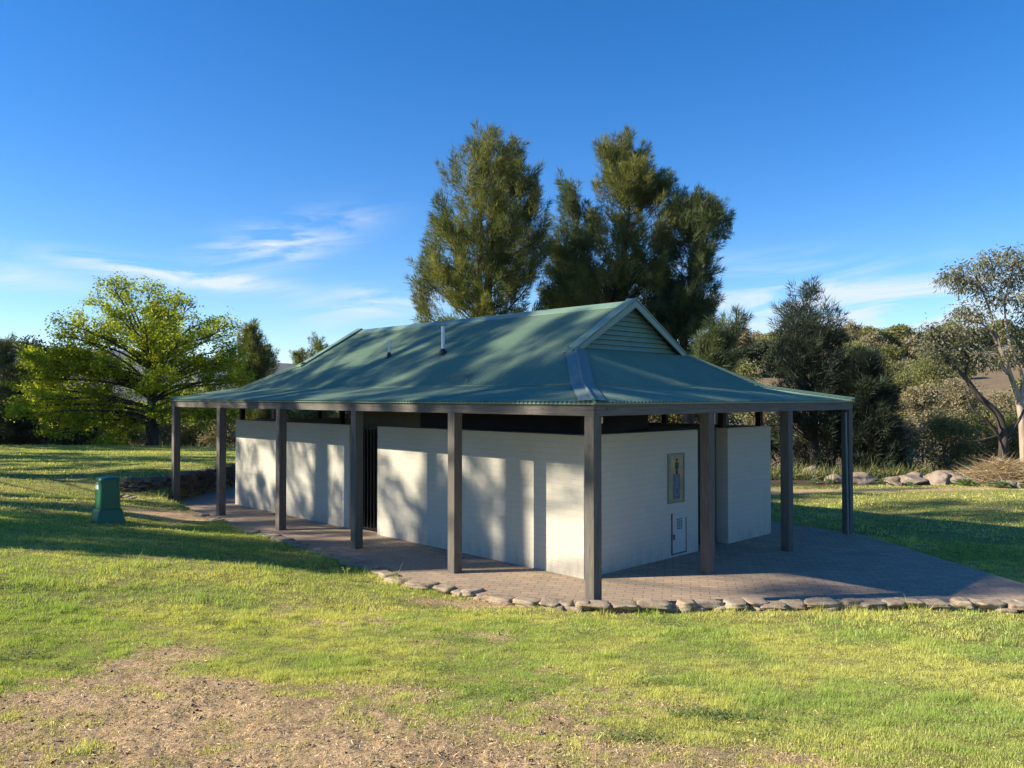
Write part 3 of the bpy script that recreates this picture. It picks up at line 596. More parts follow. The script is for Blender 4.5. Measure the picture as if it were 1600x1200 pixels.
def stones_along(pts,step,size,zf,name,mat,rows=1,rowh=0):
    Vs=[];Fs=[];n0=0; pts=[np.array(p,float) for p in pts]; r=np.random.default_rng(3)
    for row in range(rows):
        seg=0; L=[np.hypot(*(b-a)[:2]) for a,b in zip(pts[:-1],pts[1:])]; tot=sum(L); d=step*.5*row%step
        while d<tot:
            acc=0
            for a,b,l in zip(pts[:-1],pts[1:],L):
                if d<=acc+l: q=a+(b-a)*((d-acc)/l); ang=math.atan2(*(b-a)[[1,0]]); break
                acc+=l
            V,F=protos[r.integers(len(protos))]; k=.55+1.0*r.random()**1.5; ln=size[0]*k
            z=zf(q,row); Vt=xf(V,(q[0]+r.normal(0,.025),q[1]+r.normal(0,.025),z+r.normal(0,.008)),(ln,size[1]*(.75+.5*r.random()),size[2]*(.75+.5*r.random())),ang+r.normal(0,.10))
            Vs.append(Vt); Fs.append(F+n0); n0+=len(Vt); d+=ln*1.93
    return mesh_np(name,np.concatenate(Vs),np.concatenate(Fs),mat)
edge=[(-9.5,18.5,.27),(-9.1,18.45,.24),(-8.4,18.3,.17),(-7.75,18.0,.06),(-7.2,17.5,.03),(-6.6,16.95,.04),(-6.0,16.25,0),(-4.85,14.95,0),(-3.7,13.75,0),(-2.4,12.16,0),(-1.55,11.1,0),(-.7,10.45,-.0),(0,9.9,.02),(.45,9.6,.065),(1.0,9.44,.085),(2.34,9.50,.085),(4.76,9.62,.07),(6.3,9.54,.055),(7.15,9.62,.03)]
st=stones_along(edge,.3,(.155,.115,.034),lambda q,row:q[2]-.012,'stone_edging',M['stone'],1)
e2=[p for p in edge if p[0]>-.8]
o2=stones_along(e2,.2,(.11,.115,.055),lambda q,row:q[2]-.085,'edging_footing',M['stone'],1); o2.parent=st
tag(st,'low edging of pale rough flat stones along the front of the paving','edging')
rw=[(-9.25,18.85),(-8.9,18.95),(-8.45,19.2),(-8.3,20.0),(-8.2,21.6),(-7.98,23.2),(-7.5,24.75),(-5.7,25.85),(-3.5,25.6)]
wallo=stones_along([(a,b) for a,b in rw],.3,(.135,.16,.058),lambda q,row:.03+row*.105,'retaining_wall',M['wallstone'],6)
tag(wallo,'low dark dry stone retaining wall at the left end of the paving','wall')
BR=[rockmesh(300+i,4,.75,.3) for i in range(7)]
boulders=[(1346,755,24.6,.55,'long low tan boulder just right of the far right post'),(1398,763,23.9,.42,'low tan boulder with a leafy plant at its left'),(1424,758,24.3,.50,'middle low boulder between leafy plants'),(1432,744,25.4,.50,'wedge shaped boulder tilted up behind the low ones'),(1466,752,24.2,.62,'largest round grey brown boulder at the lawn edge'),(1478,735,26.2,.62,'pale boulder perched behind the largest one'),(1490,748,25.0,.5,'tan boulder right of the largest one'),(1443,715,28.5,.42,'small sunlit boulder farthest back in the scrub'),(1481,714,28.5,.45,'pale sunlit boulder farthest right at the back of the scrub'),(1527,737,26,.42,'rusty orange boulder beside the dry brush pile'),(1303,757,25.0,.42,'flat dark boulder in shade left of the far right post'),(1270,726,28,.7,'flat boulder in deep shade under the dark tree'),(1577,770,22.9,.28,'small flat pale stone at the right end of the lawn edge'),(1592,771,22.8,.22,'smallest pale stone at the right margin')]
for i,(px,py,d,sz,lab) in enumerate(boulders):
    p=PX(px,py,d); V,F=BR[i%7]; z=gz(p.x,p.y); o=mesh_np('boulder',V*np.array([sz*.88,sz*.72,sz*.62]),F,M['boulder'],None,None,True); o.location=(p.x,p.y,z+sz*.18); o.rotation_euler=(0,0,i*1.3)
    tag(o,lab,'boulder','boulders along the far edge of the right lawn')
# ------------------------------------------------------------------ foliage machinery
def unit(v): return v/np.maximum(np.linalg.norm(v,axis=-1,keepdims=True),1e-9)
def leaves(P,D,L,Wd,tint,rs,quad=False):
    """P points, D unit directions, L lengths, Wd widths -> triangles (or rhombi)"""
    n=len(P); side=unit(np.cross(D,unit(rs.normal(size=(n,3))))); L=L[:,None]; Wd=Wd[:,None]
    if quad: V=np.stack([P,P+D*L*.45+side*Wd/2,P+D*L,P+D*L*.45-side*Wd/2],1)
    else: V=np.stack([P-side*Wd/2,P+side*Wd/2,P+D*L],1)
    k=V.shape[1]; return V.reshape(-1,3),np.repeat(tint,k,0),k
def finish_tree(name,base,tb,V,T,k,leaf,bark,label,cat,group=None,kind=None):
    root=empty(name,base); tag(root,label,cat,group)
    b=Vector(base)
    if tb is not None and tb.v:
        tb.v=[tuple(Vector(v)-b) for v in tb.v]; tb.build('trunk',bark,root,0,True)
    mesh_np('crown',V-np.array(base),np.arange(len(V)).reshape(-1,k),leaf,root,T)
    return root
def interp_path(pts,n=6):
    """smooth curve through few points"""
    pts=[Vector(p) for p in pts]; out=[]
    for i in range(len(pts)-1):
        p0=pts[max(i-1,0)];p1=pts[i];p2=pts[i+1];p3=pts[min(i+2,len(pts)-1)]
        for j in range(n):
            t=j/n; out.append(.5*((2*p1)+(p2-p0)*t+(2*p0-5*p1+4*p2-p3)*t*t+(3*p1-p0-3*p2+p3)*t**3))
    out.append(pts[-1]); return out
def sheoak(name,label,base,prof,depth,nplume,needles,leaf,bark,group=None,cat='tree',seed=1,plen=1.1,prad=.24,nlen=.26,nw=.022,gap=.40,ntr=1,up=.85,surf=.45):
    """feathery tree. prof = [(z, xleft, xright)] world metres; plumes of needles spread through that envelope"""
    rs=np.random.default_rng(seed); prof=sorted(prof); zz=np.array([p[0] for p in prof]); xl=np.array([p[1] for p in prof]); xr=np.array([p[2] for p in prof])
    z=rs.uniform(zz[0],zz[-1],nplume*4); wl=np.interp(z,zz,xl); wr=np.interp(z,zz,xr); hw=(wr-wl)/2; keep=rs.random(len(z))<(hw/hw.max())**.9; z=z[keep];wl=wl[keep];wr=wr[keep];hw=hw[keep]
    a=rs.random(len(z))*6.283; rr=rs.random(len(z))**surf; cx=(wl+wr)/2; dd=np.minimum(hw,depth)
    # 3d clumping noise
    from mathutils import noise as mn
    P=np.c_[cx+hw*rr*np.cos(a),base[1]+dd*rr*np.sin(a),z]; g=np.array([mn.noise(Vector((p[0]*.8+seed*7,p[1]*.8,p[2]*.75))) for p in P])
    k=g>np.quantile(g,gap); P=P[k]; g=g[k]; rad=rr[k]; a=a[k]; 
    if len(P)>nplume: P=P[:nplume]; rad=rad[:nplume]; a=a[:nplume]
    m=len(P); out=np.c_[np.cos(a),np.sin(a),np.zeros(m)]; hfrac=(P[:,2]-zz[0])/(zz[-1]-zz[0])
    D=unit(out*(.75*(1-hfrac*.6))[:,None]+np.array([0,0,up])+rs.normal(0,.28,(m,3))); pl=plen*(.6+.7*rs.random(m)); base_t=P-D*(pl*.5)[:,None]
    hue=np.clip(rs.normal(.45,.25,m),0,1); val=np.clip(rs.normal(.5,.16,m),.1,1)
    s=rs.random((m,needles)); s=s**.85; rad_=prad*np.sin(np.clip(s*.88+.12,0,1)*math.pi)**.6
    off=rs.normal(size=(m,needles,3)); off=off-(off*D[:,None]).sum(-1,keepdims=True)*D[:,None]; off=unit(off)
    Q=base_t[:,None]+D[:,None]*(s*pl[:,None])[...,None]+off*(rad_*rs.random((m,needles))**.6)[...,None]
    ND=unit(D[:,None]*1.0+off*.55+rs.normal(0,.25,(m,needles,3))+np.array([0,0,-.12]))
    Q=Q.reshape(-1,3); ND=ND.reshape(-1,3); n=len(Q); T=np.c_[np.clip(np.repeat(hue,needles)+rs.normal(0,.12,n),0,1),np.clip(np.repeat(val,needles)+rs.normal(0,.1,n),0,1.2),np.zeros(n)]
    V,T,kk=leaves(Q,ND,nlen*(.6+.7*rs.random(n)),np.full(n,nw)*(.7+.6*rs.random(n)),T,rs)
    tb=MB(); bz=base[2]; top=zz[-1]; 
    for q in range(ntr):
        ox=(q-(ntr-1)/2)*.5; tp=[(base[0]+ox*.3,base[1],bz-.2)]
        for f in (.25,.5,.7,.86): 
            zc=bz+(top-bz)*f; cxx=np.interp(zc,zz,(xl+xr)/2); tp.append((base[0]*(1-f)+cxx*f+ox*f*1.4+rs.normal(0,.08),base[1]+rs.normal(0,.15),zc))
        pth=interp_path(tp,5); r0=.02*(top-bz)+.04; tb.tube(pth,[max(r0*(1-i/len(pth))**.9,.02) for i in range(len(pth))],9)
        if q==0: tr=pth
    nb=min(m,110)
    for i in rs.choice(m,nb,replace=False):
        e=Vector(base_t[i]); e2=Vector(P[i]); 
        j=min(range(len(tr)),key=lambda j:abs(tr[j].z-(e.z-.45*math.hypot(e.x-tr[j].x,e.y-tr[j].y)-.3))); st_=tr[j]
        mid=st_.lerp(e,.55)+Vector((0,0,-.08)); r0=.012+.012*(e-st_).length; tb.tube(interp_path([st_,mid,e,e2],3),list(np.linspace(r0,.006,10)),5,False)
    return finish_tree(name,base,tb,V,T,kk,leaf,bark,label,cat,group)
def pxprof(d,rows): # photo rows (y, xl, xr) -> profile at distance d
    out=[]
    for (y,a,b) in rows: p=PX(a,y,d); q=PX(b,y,d); out.append((p.z,p.x,q.x))
    return out
def clump_tree(name,label,base,blobs,paths,nleaf,lsize,leaf,bark,group=None,cat='tree',seed=1,droop=0,quad=True,sub=14,twigs=True,subr=.35):
    """crown as clumps of leaves around sub-centres inside each blob (x,y,z,r); limbs given as paths [(pts),r0,r1]"""
    rs=np.random.default_rng(seed); Q=[];DD=[];TT=[]; tb=MB()
    for pts,r0,r1 in paths:
        p=interp_path(pts,5); tb.tube(p,list(np.linspace(r0,r1,len(p))),9,True)
    tv=[Vector(v) for v in tb.v] if tb.v else [Vector(base)]
    for (bx,by,bz,br) in blobs:
        ns=max(9,int(sub*br*br*3)); c=unit(rs.normal(size=(ns,3)))*(br*(rs.random(ns)**.45))[:,None]*np.array([1,1,.72]); c=c+np.array([bx,by,bz])
        if twigs:
            near=min(tv,key=lambda v:(v-Vector((bx,by,bz))).length); 
            for i in rs.choice(ns,min(ns,7),replace=False):
                e=Vector(c[i]); mid=near.lerp(Vector((bx,by,bz)),.6); tb.tube(interp_path([near,mid,e],4),list(np.linspace(.022,.005,9)),4,False)
        for q in c:
            k=max(6,int(nleaf*(.6+.8*rs.random()))); o=rs.normal(size=(k,3))*subr*.5*np.array([1,1,.7]); Q.append(q+o); d=unit(o+rs.normal(0,.6,(k,3))*subr)+np.array([0,0,-droop]); DD.append(unit(d))
            hu=rs.normal(.45,.22); va=rs.normal(.5,.15); TT.append(np.c_[np.clip(hu+rs.normal(0,.15,k),0,1),np.clip(va+rs.normal(0,.15,k),0,1.2),np.zeros(k)])
    Q=np.concatenate(Q);DD=np.concatenate(DD);TT=np.concatenate(TT); n=len(Q)
    V,T,k=leaves(Q,DD,lsize[0]*(.6+.8*rs.random(n)),lsize[1]*(.6+.8*rs.random(n)),TT,rs,quad)
    return finish_tree(name,base,tb,V,T,k,leaf,bark,label,cat,group)
# ------------------------------------------------------------------ the two tall she-oaks behind the building
def base_at(px,d): p=PX(px,700,d); return (p.x,p.y,gz(p.x,p.y))
D1=31
sheoak('sheoak_tree','tall olive green she-oak with twin pointed tops left of the roof ridge end',base_at(770,D1),
 pxprof(D1,[(216,728,796),(230,718,806),(245,705,825),(275,690,835),(310,680,845),(350,675,850),(390,665,855),(430,658,850),(470,650,845),(510,665,850),(560,700,860),(590,730,850)]),2.4,720,160,M['sheoak'],M['bark_dark'],'she-oaks behind the building',seed=11,ntr=2,gap=.44,prad=.20)
sheoak('sheoak_tree','tallest middle she-oak with a single pointed top behind the ridge',base_at(965,D1+1.5),
 pxprof(D1+1.5,[(222,952,980),(240,938,1000),(265,930,1020),(300,928,1045),(350,920,1060),(400,900,1060),(440,850,1060),(480,845,1060),(520,850,1065),(570,880,1070)]),2.4,720,160,M['sheoak'],M['bark_dark'],'she-oaks behind the building',seed=12,gap=.44,prad=.20)
sheoak('sheoak_tree','short narrow dark she-oak squeezed between the two tallest ones',base_at(905,D1+3.5),
 pxprof(D1+3.5,[(262,882,890),(290,876,925),(330,874,935),(380,850,935),(420,850,935),(470,850,935),(540,860,930)]),1.6,260,170,M['sheoak_dark'],M['bark_dark'],'she-oaks behind the building',seed=13,gap=.42)
sheoak('sheoak_tree','dark rounded she-oak at the right of the group behind the roof',base_at(1080,D1+.5),
 pxprof(D1+.5,[(308,1070,1092),(330,1050,1115),(355,1040,1138),(390,1035,1135),(430,1030,1125),(470,1020,1118),(510,1020,1108),(545,1030,1105),(600,1040,1090)]),2.0,480,160,M['sheoak_dark'],M['bark_dark'],'she-oaks behind the building',seed=14,gap=.40,prad=.20)
sheoak('sheoak_tree','low leaning dark she-oak sprig right of the roof gable',base_at(1120,D1-3),
 pxprof(D1-3,[(495,1138,1162),(515,1115,1160),(540,1090,1140),(570,1080,1140),(620,1080,1140)]),.9,80,150,M['sheoak_dark'],M['bark_dark'],'she-oaks behind the building',seed=15,plen=.8,gap=.2)
# dark she-oak right of the building
D2=29
sheoak('sheoak_tree','dark open she-oak standing alone just beyond the far right post',base_at(1272,D2),
 pxprof(D2,[(450,1245,1285),(470,1238,1300),(500,1215,1305),(540,1205,1318),(580,1205,1322),(620,1210,1325),(660,1215,1325),(700,1220,1330),(725,1225,1330)]),1.8,400,90,M['sheoak_black'],M['bark_dark'],'she-oaks beyond the right lawn',seed=24,gap=.26,plen=.85,surf=.55,ntr=1)
sheoak('sheoak_shrub','low black green she-oak shrub right of the lone dark tree',base_at(1360,D2-1),
 pxprof(D2-1,[(560,1330,1365),(600,1320,1385),(640,1320,1392),(690,1322,1400),(728,1325,1400)]),1.2,300,150,M['sheoak_black'],M['bark_dark'],'she-oaks beyond the right lawn',cat='shrub',seed=22,gap=.2,plen=.7)
# ------------------------------------------------------------------ spring oak on the left
def oak():
    d=35.0; base=base_at(237,d); rs=np.random.default_rng(5); tb=MB(); B=Vector(base); tips=[]; w=[]
    T=[(237,446),(205,458),(160,470),(135,492),(118,520),(128,548),(85,575),(52,598),(42,632),(70,655),(112,668),(185,520),(262,470),(292,488),(322,500),(350,508),(342,540),(362,556),(330,570),(376,590),(378,625),(350,655),(305,640),(252,530),(165,575),(205,600),(160,650),(280,600),(215,560),(180,675),(100,625),(290,545),(235,492),(62,560)]
    trunk=interp_path([B+Vector((0,0,-.2)),B+Vector((.02,0,.6)),B+Vector((-.05,0,1.5)),B+Vector((.06,.1,3.0)),B+Vector((0,0,4.8)),B+Vector((.05,0,6.2))],5)
    tb.tube(trunk,[.36-.33*(i/(len(trunk)-1))**.8 for i in range(len(trunk))],10,False)
    for rep in range(3):
        for (px,py) in T:
            if rep and rs.random()<.12: continue
            dy=rs.uniform(-.9,.9) if rep==0 else rs.choice([-1,1])*rs.uniform(1.0,3.4); k=1-.07*abs(dy)
            e=PX(237+(px-237)*k+rs.normal(0,6),py+(697-py)*.03*abs(dy)+rs.normal(0,6),d); e.y=B.y+dy
            h=1.2+max(0,(e.z-B.z-1.2))*.5+rs.normal(0,.15); a=min(trunk,key=lambda v:abs(v.z-B.z-max(1.0,h)))
            m1=a.lerp(e,.35)+Vector((rs.normal(0,.18),rs.normal(0,.18),.28)); m2=a.lerp(e,.72)+Vector((rs.normal(0,.18),rs.normal(0,.18),.18))
            P=interp_path([a,m1,m2,e],6); n=len(P); L=(e-a).length; tb.tube(P,[.0135*L*(1-i/n)**.9+.008 for i in range(n)],6,False)
            for q in range(int(5+2.6*L)):
                f=.25+.75*rs.random()**.8; c=P[min(n-1,int(f*(n-1)))]; v=(P[min(n-1,int(f*(n-1))+1)]-P[max(0,int(f*(n-1))-1)]).normalized()
                sd=v.cross(Vector(rs.normal(size=3))).normalized(); sd.z*=.45; dv=(v*.75+sd*.8+Vector((0,0,.12))).normalized(); SL_=(1.25-.65*f)*(.6+.6*rs.random()); c2=c+dv*SL_+Vector((0,0,rs.normal(0,.05)))
                tb.tube([c,c.lerp(c2,.5)+Vector(rs.normal(0,.04,3)),c2],[.014,.009,.004],4,False)
                for t_ in range(4):
                    g=c.lerp(c2,.3+.7*rs.random()); dd=(dv*.8+Vector((rs.normal(0,.6),rs.normal(0,.6),rs.normal(.12,.3)))).normalized()*(.22+.25*rs.random())
                    for u_ in (.4,.75,1.0): tips.append((g+dd*u_)[:])
                    if t_<2: tb.tube([g,g+dd],[.006,.003],3,False)
    P=np.array(tips); m=len(P); hf=(P[:,2]-B.z)/7.2; left=P[:,0]<B.x+1
    k=np.where(hf>.6,3.6,np.where(left,6.2,4.8)); k=np.floor(k+rs.random(m)).astype(int); idx=np.repeat(np.arange(m),k); n=len(idx)
    Q=P[idx]+rs.normal(0,.085,(n,3)); D=unit(rs.normal(size=(n,3))*np.array([1,1,.6])+np.array([0,0,-.1])); hu=rs.normal(.30,.2,m)+np.where(hf>.6,.12,-.05); va=rs.normal(.5,.15,m)
    T_=np.c_[np.clip(hu[idx]+rs.normal(0,.12,n),0,1),np.clip(va[idx]+rs.normal(0,.15,n),0,1.2),np.zeros(n)]
    V,T_,kk=leaves(Q,D,.105*(.6+.8*rs.random(n)),.07*(.6+.8*rs.random(n)),T_,rs,True)
    print('oak tips',m,'leaves',n)
    finish_tree('oak_tree',base,tb,V,T_,kk,M['oakleaf'],M['bark_dark'],'spreading oak in fresh yellow green spring leaf left of the building','tree')
oak()
# ------------------------------------------------------------------ gum trees at the right edge
def wpt(px,py,d): return PX(px,py,d)
Dg=27.5
def blob(px,py,d,r): p=PX(px,py,d); return (p.x,p.y,p.z,r)
gb=base_at(1602,Dg)
clump_tree('gum_tree','pale trunked gum tree with drooping grey green crown at the right edge',gb,
 [blob(x,y,Dg+dz,r) for x,y,r,dz in [(1500,440,.55,0),(1520,420,.6,.4),(1550,410,.7,-.3),(1585,405,.7,.3),(1530,450,.7,0),(1565,440,.7,.6),(1600,430,.8,0),(1640,430,1.0,0),(1500,490,.45,.4),(1525,490,.5,-.3),(1590,470,.6,0),(1515,520,.45,.3),(1595,510,.6,.4),(1630,500,.9,0),(1580,550,.5,0),(1610,560,.7,0),(1650,590,.8,0),(1560,470,.4,0),(1488,432,.35,0),(1680,470,1.0,0)]],
 [([gb,wpt(1598,660,Dg),wpt(1592,625,Dg)],.15,.12),([wpt(1592,625,Dg),wpt(1575,575,Dg),wpt(1560,535,Dg),wpt(1545,480,Dg+.3),wpt(1530,445,Dg)],.09,.02),([wpt(1592,625,Dg),wpt(1598,590,Dg),wpt(1578,540,Dg-.2),wpt(1570,480,Dg),wpt(1580,430,Dg)],.07,.02),([wpt(1594,630,Dg),wpt(1610,580,Dg),wpt(1630,520,Dg),wpt(1650,450,Dg)],.08,.02),([wpt(1560,540,Dg),wpt(1540,510,Dg),wpt(1515,500,Dg)],.05,.015),([wpt(1575,585,Dg),wpt(1552,560,Dg),wpt(1530,540,Dg)],.05,.015)],
 44,(.15,.042),M['gum'],M['bark_pale'],'gum trees at the right edge',seed=31,droop=.8,sub=10,subr=.34)
gb2=base_at(1562,Dg-.8)
clump_tree('gum_tree','dark limbed gum tree leaning left in front of the pale trunked one',gb2,
 [blob(x,y,Dg-.8+dz,r) for x,y,r,dz in [(1455,520,.5,0),(1475,530,.6,.3),(1450,545,.5,-.3),(1500,545,.6,.2),(1480,560,.45,0),(1520,560,.45,0),(1495,520,.4,0),(1545,560,.4,0)]],
 [([gb2,wpt(1568,690,Dg-.8),wpt(1560,650,Dg-.8),wpt(1530,620,Dg-.8),wpt(1508,590,Dg-.8),wpt(1485,568,Dg-.8),wpt(1462,540,Dg-.8)],.17,.03),([wpt(1566,690,Dg-.8),wpt(1545,660,Dg-1),wpt(1520,640,Dg-1),wpt(1505,600,Dg-1)],.07,.015),([wpt(1508,590,Dg-.8),wpt(1512,570,Dg-.8),wpt(1530,555,Dg-.8)],.05,.015),([wpt(1562,680,Dg-.8),wpt(1520,690,Dg-1.2),wpt(1490,682,Dg-1.4)],.04,.01),([wpt(1564,692,Dg-.8),wpt(1590,660,Dg-.8),wpt(1600,640,Dg-.5)],.07,.03)],
 44,(.14,.042),M['gum'],M['bark_dark'],'gum trees at the right edge',seed=32,droop=.7,sub=10,subr=.32)
# ------------------------------------------------------------------ shrubs and small trees
def shrub(px,ytop,ybase,w,d,leaf,lab,cat='shrub',group=None,name='shrub',seed=0,ls=(.11,.05),nl=22,bark='bark_grey',dens=15,lift=0,stems=4):
    """px centre, photo rows of its top, width in px, distance"""
    c=PX(px,ytop,d); base=(c.x,c.y,gz(c.x,c.y)); hw=w/2/FPX*d; h=c.z-base[2]; rs=np.random.default_rng(seed+1000); bl=[]
    n=max(5,int(7*hw*h/1.5)); n=min(n,26); br=max(.28,min(hw,h/2)*.42)
    for i in range(n):
        f=rs.random()**.8; zz=base[2]+h*lift+(h*(1-lift)-br*.7)*f; k=math.sqrt(max(.05,1-(f*.95)**2.2)); a=rs.random()*6.28; r=rs.random()**.5
        bl.append((c.x+(hw-br*.5)*k*r*math.cos(a),c.y+min(hw,2)*k*r*math.sin(a),zz,br*(.7+.6*rs.random())))
    bl.append((c.x,c.y,c.z-br*.7,br)); pa=[]
    for i in range(stems):
        a=rs.random()*6.28; r=hw*.55*rs.random(); t=Vector((c.x+r*math.cos(a),c.y+r*math.sin(a)*.6,base[2]+h*(.55+.3*rs.random()))); pa.append(([Vector(base)+Vector((0,0,-.1)),Vector(base).lerp(t,.5)+Vector(rs.normal(0,.12,3)),t],.02+.012*h,.01))
    return clump_tree(name,lab,base,bl,pa,nl*2,ls,M[leaf],M[bark],group,cat,seed=seed,sub=dens,subr=max(.3,br*.6),droop=.1)
# left background (behind and beside the oak)
GL='trees and shrubs behind the left lawn'
sheoak('sheoak_tree','feathery grey green she-oak just right of the oak crown',base_at(398,46),pxprof(46,[(512,386,396),(535,378,412),(560,372,428),(590,368,432),(630,365,430),(675,370,420)]),2,260,110,M['sheoak'],M['bark_grey'],GL,seed=41,gap=.3,plen=1.1,nw=.03)
sheoak('sheoak_tree','small pointed conifer rising over the left roof slope',base_at(494,60),pxprof(60,[(528,492,500),(545,484,512),(565,476,516),(600,470,520),(660,475,520)]),1.5,170,100,M['sheoak'],M['bark_grey'],GL,seed=42,gap=.2,plen=1.2,nw=.04)
sheoak('sheoak_tree','smallest pointed conifer left of another above the roof slope',base_at(466,60),pxprof(60,[(553,462,470),(565,456,476),(590,452,480),(660,455,482)]),1.2,110,100,M['sheoak'],M['bark_grey'],GL,seed=43,gap=.2,plen=1.0,nw=.04)
shrub(58,533,690,120,43,'dark_scrub','grey brown bushy tree between the dark pine and the oak','tree',GL,'bushy_tree',51,(.17,.08),30,'bark_grey',16)
sheoak('pine_tree','dark green pine cut by the left edge of the view',base_at(-12,40),pxprof(40,[(515,-60,8),(530,-70,18),(560,-70,8),(590,-75,22),(640,-80,25),(680,-60,20)]),2,300,120,M['sheoak_dark'],M['bark_dark'],GL,seed=44,gap=.42,up=.2,plen=.9)
for i,(px,yt,w,d,lf,lab) in enumerate([(22,630,80,41,'dark_scrub','dark low shrub at the left margin under the pine'),(75,636,80,40.5,'dark_scrub','dark shrub under the left side of the oak'),(130,640,80,41,'dark_scrub','second dark shrub under the oak from the left'),(185,645,80,41,'scrub','olive shrub behind the oak left of its trunk'),(262,650,80,42,'scrub_tan','tan twiggy shrub right of the oak trunk'),(310,640,80,43,'scrub','olive shrub seen between the two leftmost posts'),(352,650,70,42,'scrub_tan','pale tan shrub left of the brick wall end'),(395,615,80,47,'scrub','olive shrub behind the left end of the brick wall'),(440,625,90,47,'scrub','olive shrub seen over the brick wall between posts'),(500,620,90,47,'scrub','olive shrub over the brick wall right of the third post'),(560,625,90,47,'dark_scrub','dark shrub behind the left half of the building'),(640,600,120,45,'dark_scrub','dark shrub behind the middle of the building'),(150,600,140,50,'dark_scrub','dark tall shrub far behind the oak'),(290,610,120,52,'scrub','tall olive shrub far behind the oak right side')]):
    shrub(px,yt,690,w,d,lf,lab,'shrub',GL,'shrub',60+i,(.15,.07),20,'bark_grey',7)
# behind the building, seen under the roof on the right, and the scrub beyond the right lawn
GR='scrub beyond the right lawn'
for i,(px,yt,w,d,lf,lab) in enumerate([(960,600,120,36,'scrub_tan','tan shrub seen under the roof near the corner post'),(1040,600,110,37,'scrub','olive shrub seen under the roof above the sign'),(1110,590,100,36,'scrub_tan','tan shrub behind the roof right of the she-oaks'),(1160,560,90,44,'scrub','olive yellow bushy tree over the right hip of the roof'),(1180,600,70,38,'scrub_tan','tan shrub behind the right roof slope'),(1230,640,90,31,'dark_scrub','black green shrub at the foot of the dark she-oak'),(1300,640,80,31,'dark_scrub','black green shrub right of the dark she-oak trunk'),(1340,535,80,52,'scrub','tall olive bushy tree behind the far right post'),(1395,560,80,48,'scrub','olive bushy tree with a rounded top above the boulders'),(1440,600,80,40,'scrub_tan','tan bushy shrub above the wedge shaped boulder'),(1375,640,70,33,'scrub_tan','tan low shrub above the leftmost boulders'),(1420,660,70,31,'scrub_tan','grey tan twiggy shrub left of the mossy green mass'),(1405,695,50,28.5,'silver','small silvery shrub behind the boulders'),(1480,640,110,31,'scrub','broad mossy green shrub left of the leaning gum'),(1535,630,100,32,'scrub','broad mossy green shrub behind the leaning gum'),(1590,640,90,31,'scrub','mossy green shrub under the pale gum'),(1500,590,90,44,'scrub_tan','dull tan shrub higher up behind the mossy ones'),(1560,610,90,42,'scrub_tan','dull tan shrub behind the two gums'),(1450,560,90,60,'scrub','olive tree in front of the dry hillside'),(1640,620,90,32,'scrub','mossy green shrub past the right margin')]):
    shrub(px,yt,740,w,d,lf,lab,'tree' if 'tree' in lab else 'shrub',GR,'bushy_tree' if 'tree' in lab else 'shrub',90+i,(.10,.04) if d<35 else (.13,.06),24,'bark_grey',12 if d<35 else 7)
# dry brush pile
def brush(px,py,d,w,h,lab,seed):
    rs=np.random.default_rng(seed); p=PX(px,py,d); z=gz(p.x,p.y); n=5200
    X=rs.normal(0,w*.42,n); Y=rs.normal(0,w*.3,n); hh=h*np.exp(-(X/w)**2*1.3-(Y/w)**2*1.6); Z=z+hh*rs.random(n)**.6
    P=np.c_[p.x+X,p.y+Y,Z]; a=rs.random(n)*6.28; D=unit(np.c_[np.cos(a),np.sin(a)*.6,rs.normal(0,.28,n)]); T=np.c_[np.clip(rs.normal(.4,.3,n),0,1),np.clip(rs.normal(.5,.2,n),0,1),np.zeros(n)]
    V,T,k=leaves(P,D,.35+.5*rs.random(n),np.full(n,.016),T,rs); o=mesh_np('brush_pile',V,np.arange(len(V)).reshape(-1,3),M['drygrass'],None,T); tag(o,lab,'brush pile')
brush(1575,748,25.6,1.5,.7,'heap of dry tan brush and stalks at the right beside the boulders',1)
# rosette plants (silver mullein)
def rosette(px,py,d,r,lab,grp,seed,stalk=False):
    rs=np.random.default_rng(seed); p=PX(px,py,d); z=gz(p.x,p.y); m_=MB(); Vs=[];T=[]
    n=34
    for i in range(n):
        a=i*2.4; el=.15+1.15*(i/n); L=r*(1.05-.5*(i/n)); w=L*.26; dv=Vector((math.cos(a)*math.cos(el),math.sin(a)*math.cos(el),math.sin(el))); sd=Vector((-math.sin(a),math.cos(a),0)); b=Vector((p.x,p.y,z+.02))
        q=[b,b+dv*L*.5+sd*w/2+Vector((0,0,.03)),b+dv*L-Vector((0,0,L*.12)),b+dv*L*.5-sd*w/2+Vector((0,0,.03))]; Vs+= [v[:] for v in q]; T+=[(rs.random()*.6,.4+.5*rs.random(),0)]*4
    if stalk:
        for k in range(5):
            b=Vector((p.x+rs.normal(0,.15),p.y+rs.normal(0,.15),z)); h=.3+.35*rs.random(); 
            for sdv in (Vector((.012,0,0)),Vector((0,.012,0))): Vs+=[(b-sdv)[:],(b+sdv)[:],(b+sdv*.6+Vector((0,0,h)))[:],(b-sdv*.6+Vector((0,0,h)))[:]]; T+=[(.8,.4,0)]*4
    o=mesh_np('leafy_plant',np.array(Vs),np.arange(len(Vs)).reshape(-1,4),M['silver'],None,np.array(T)); tag(o,lab,'plant',grp)
GP='silvery rosette plants along the far lawn edge'
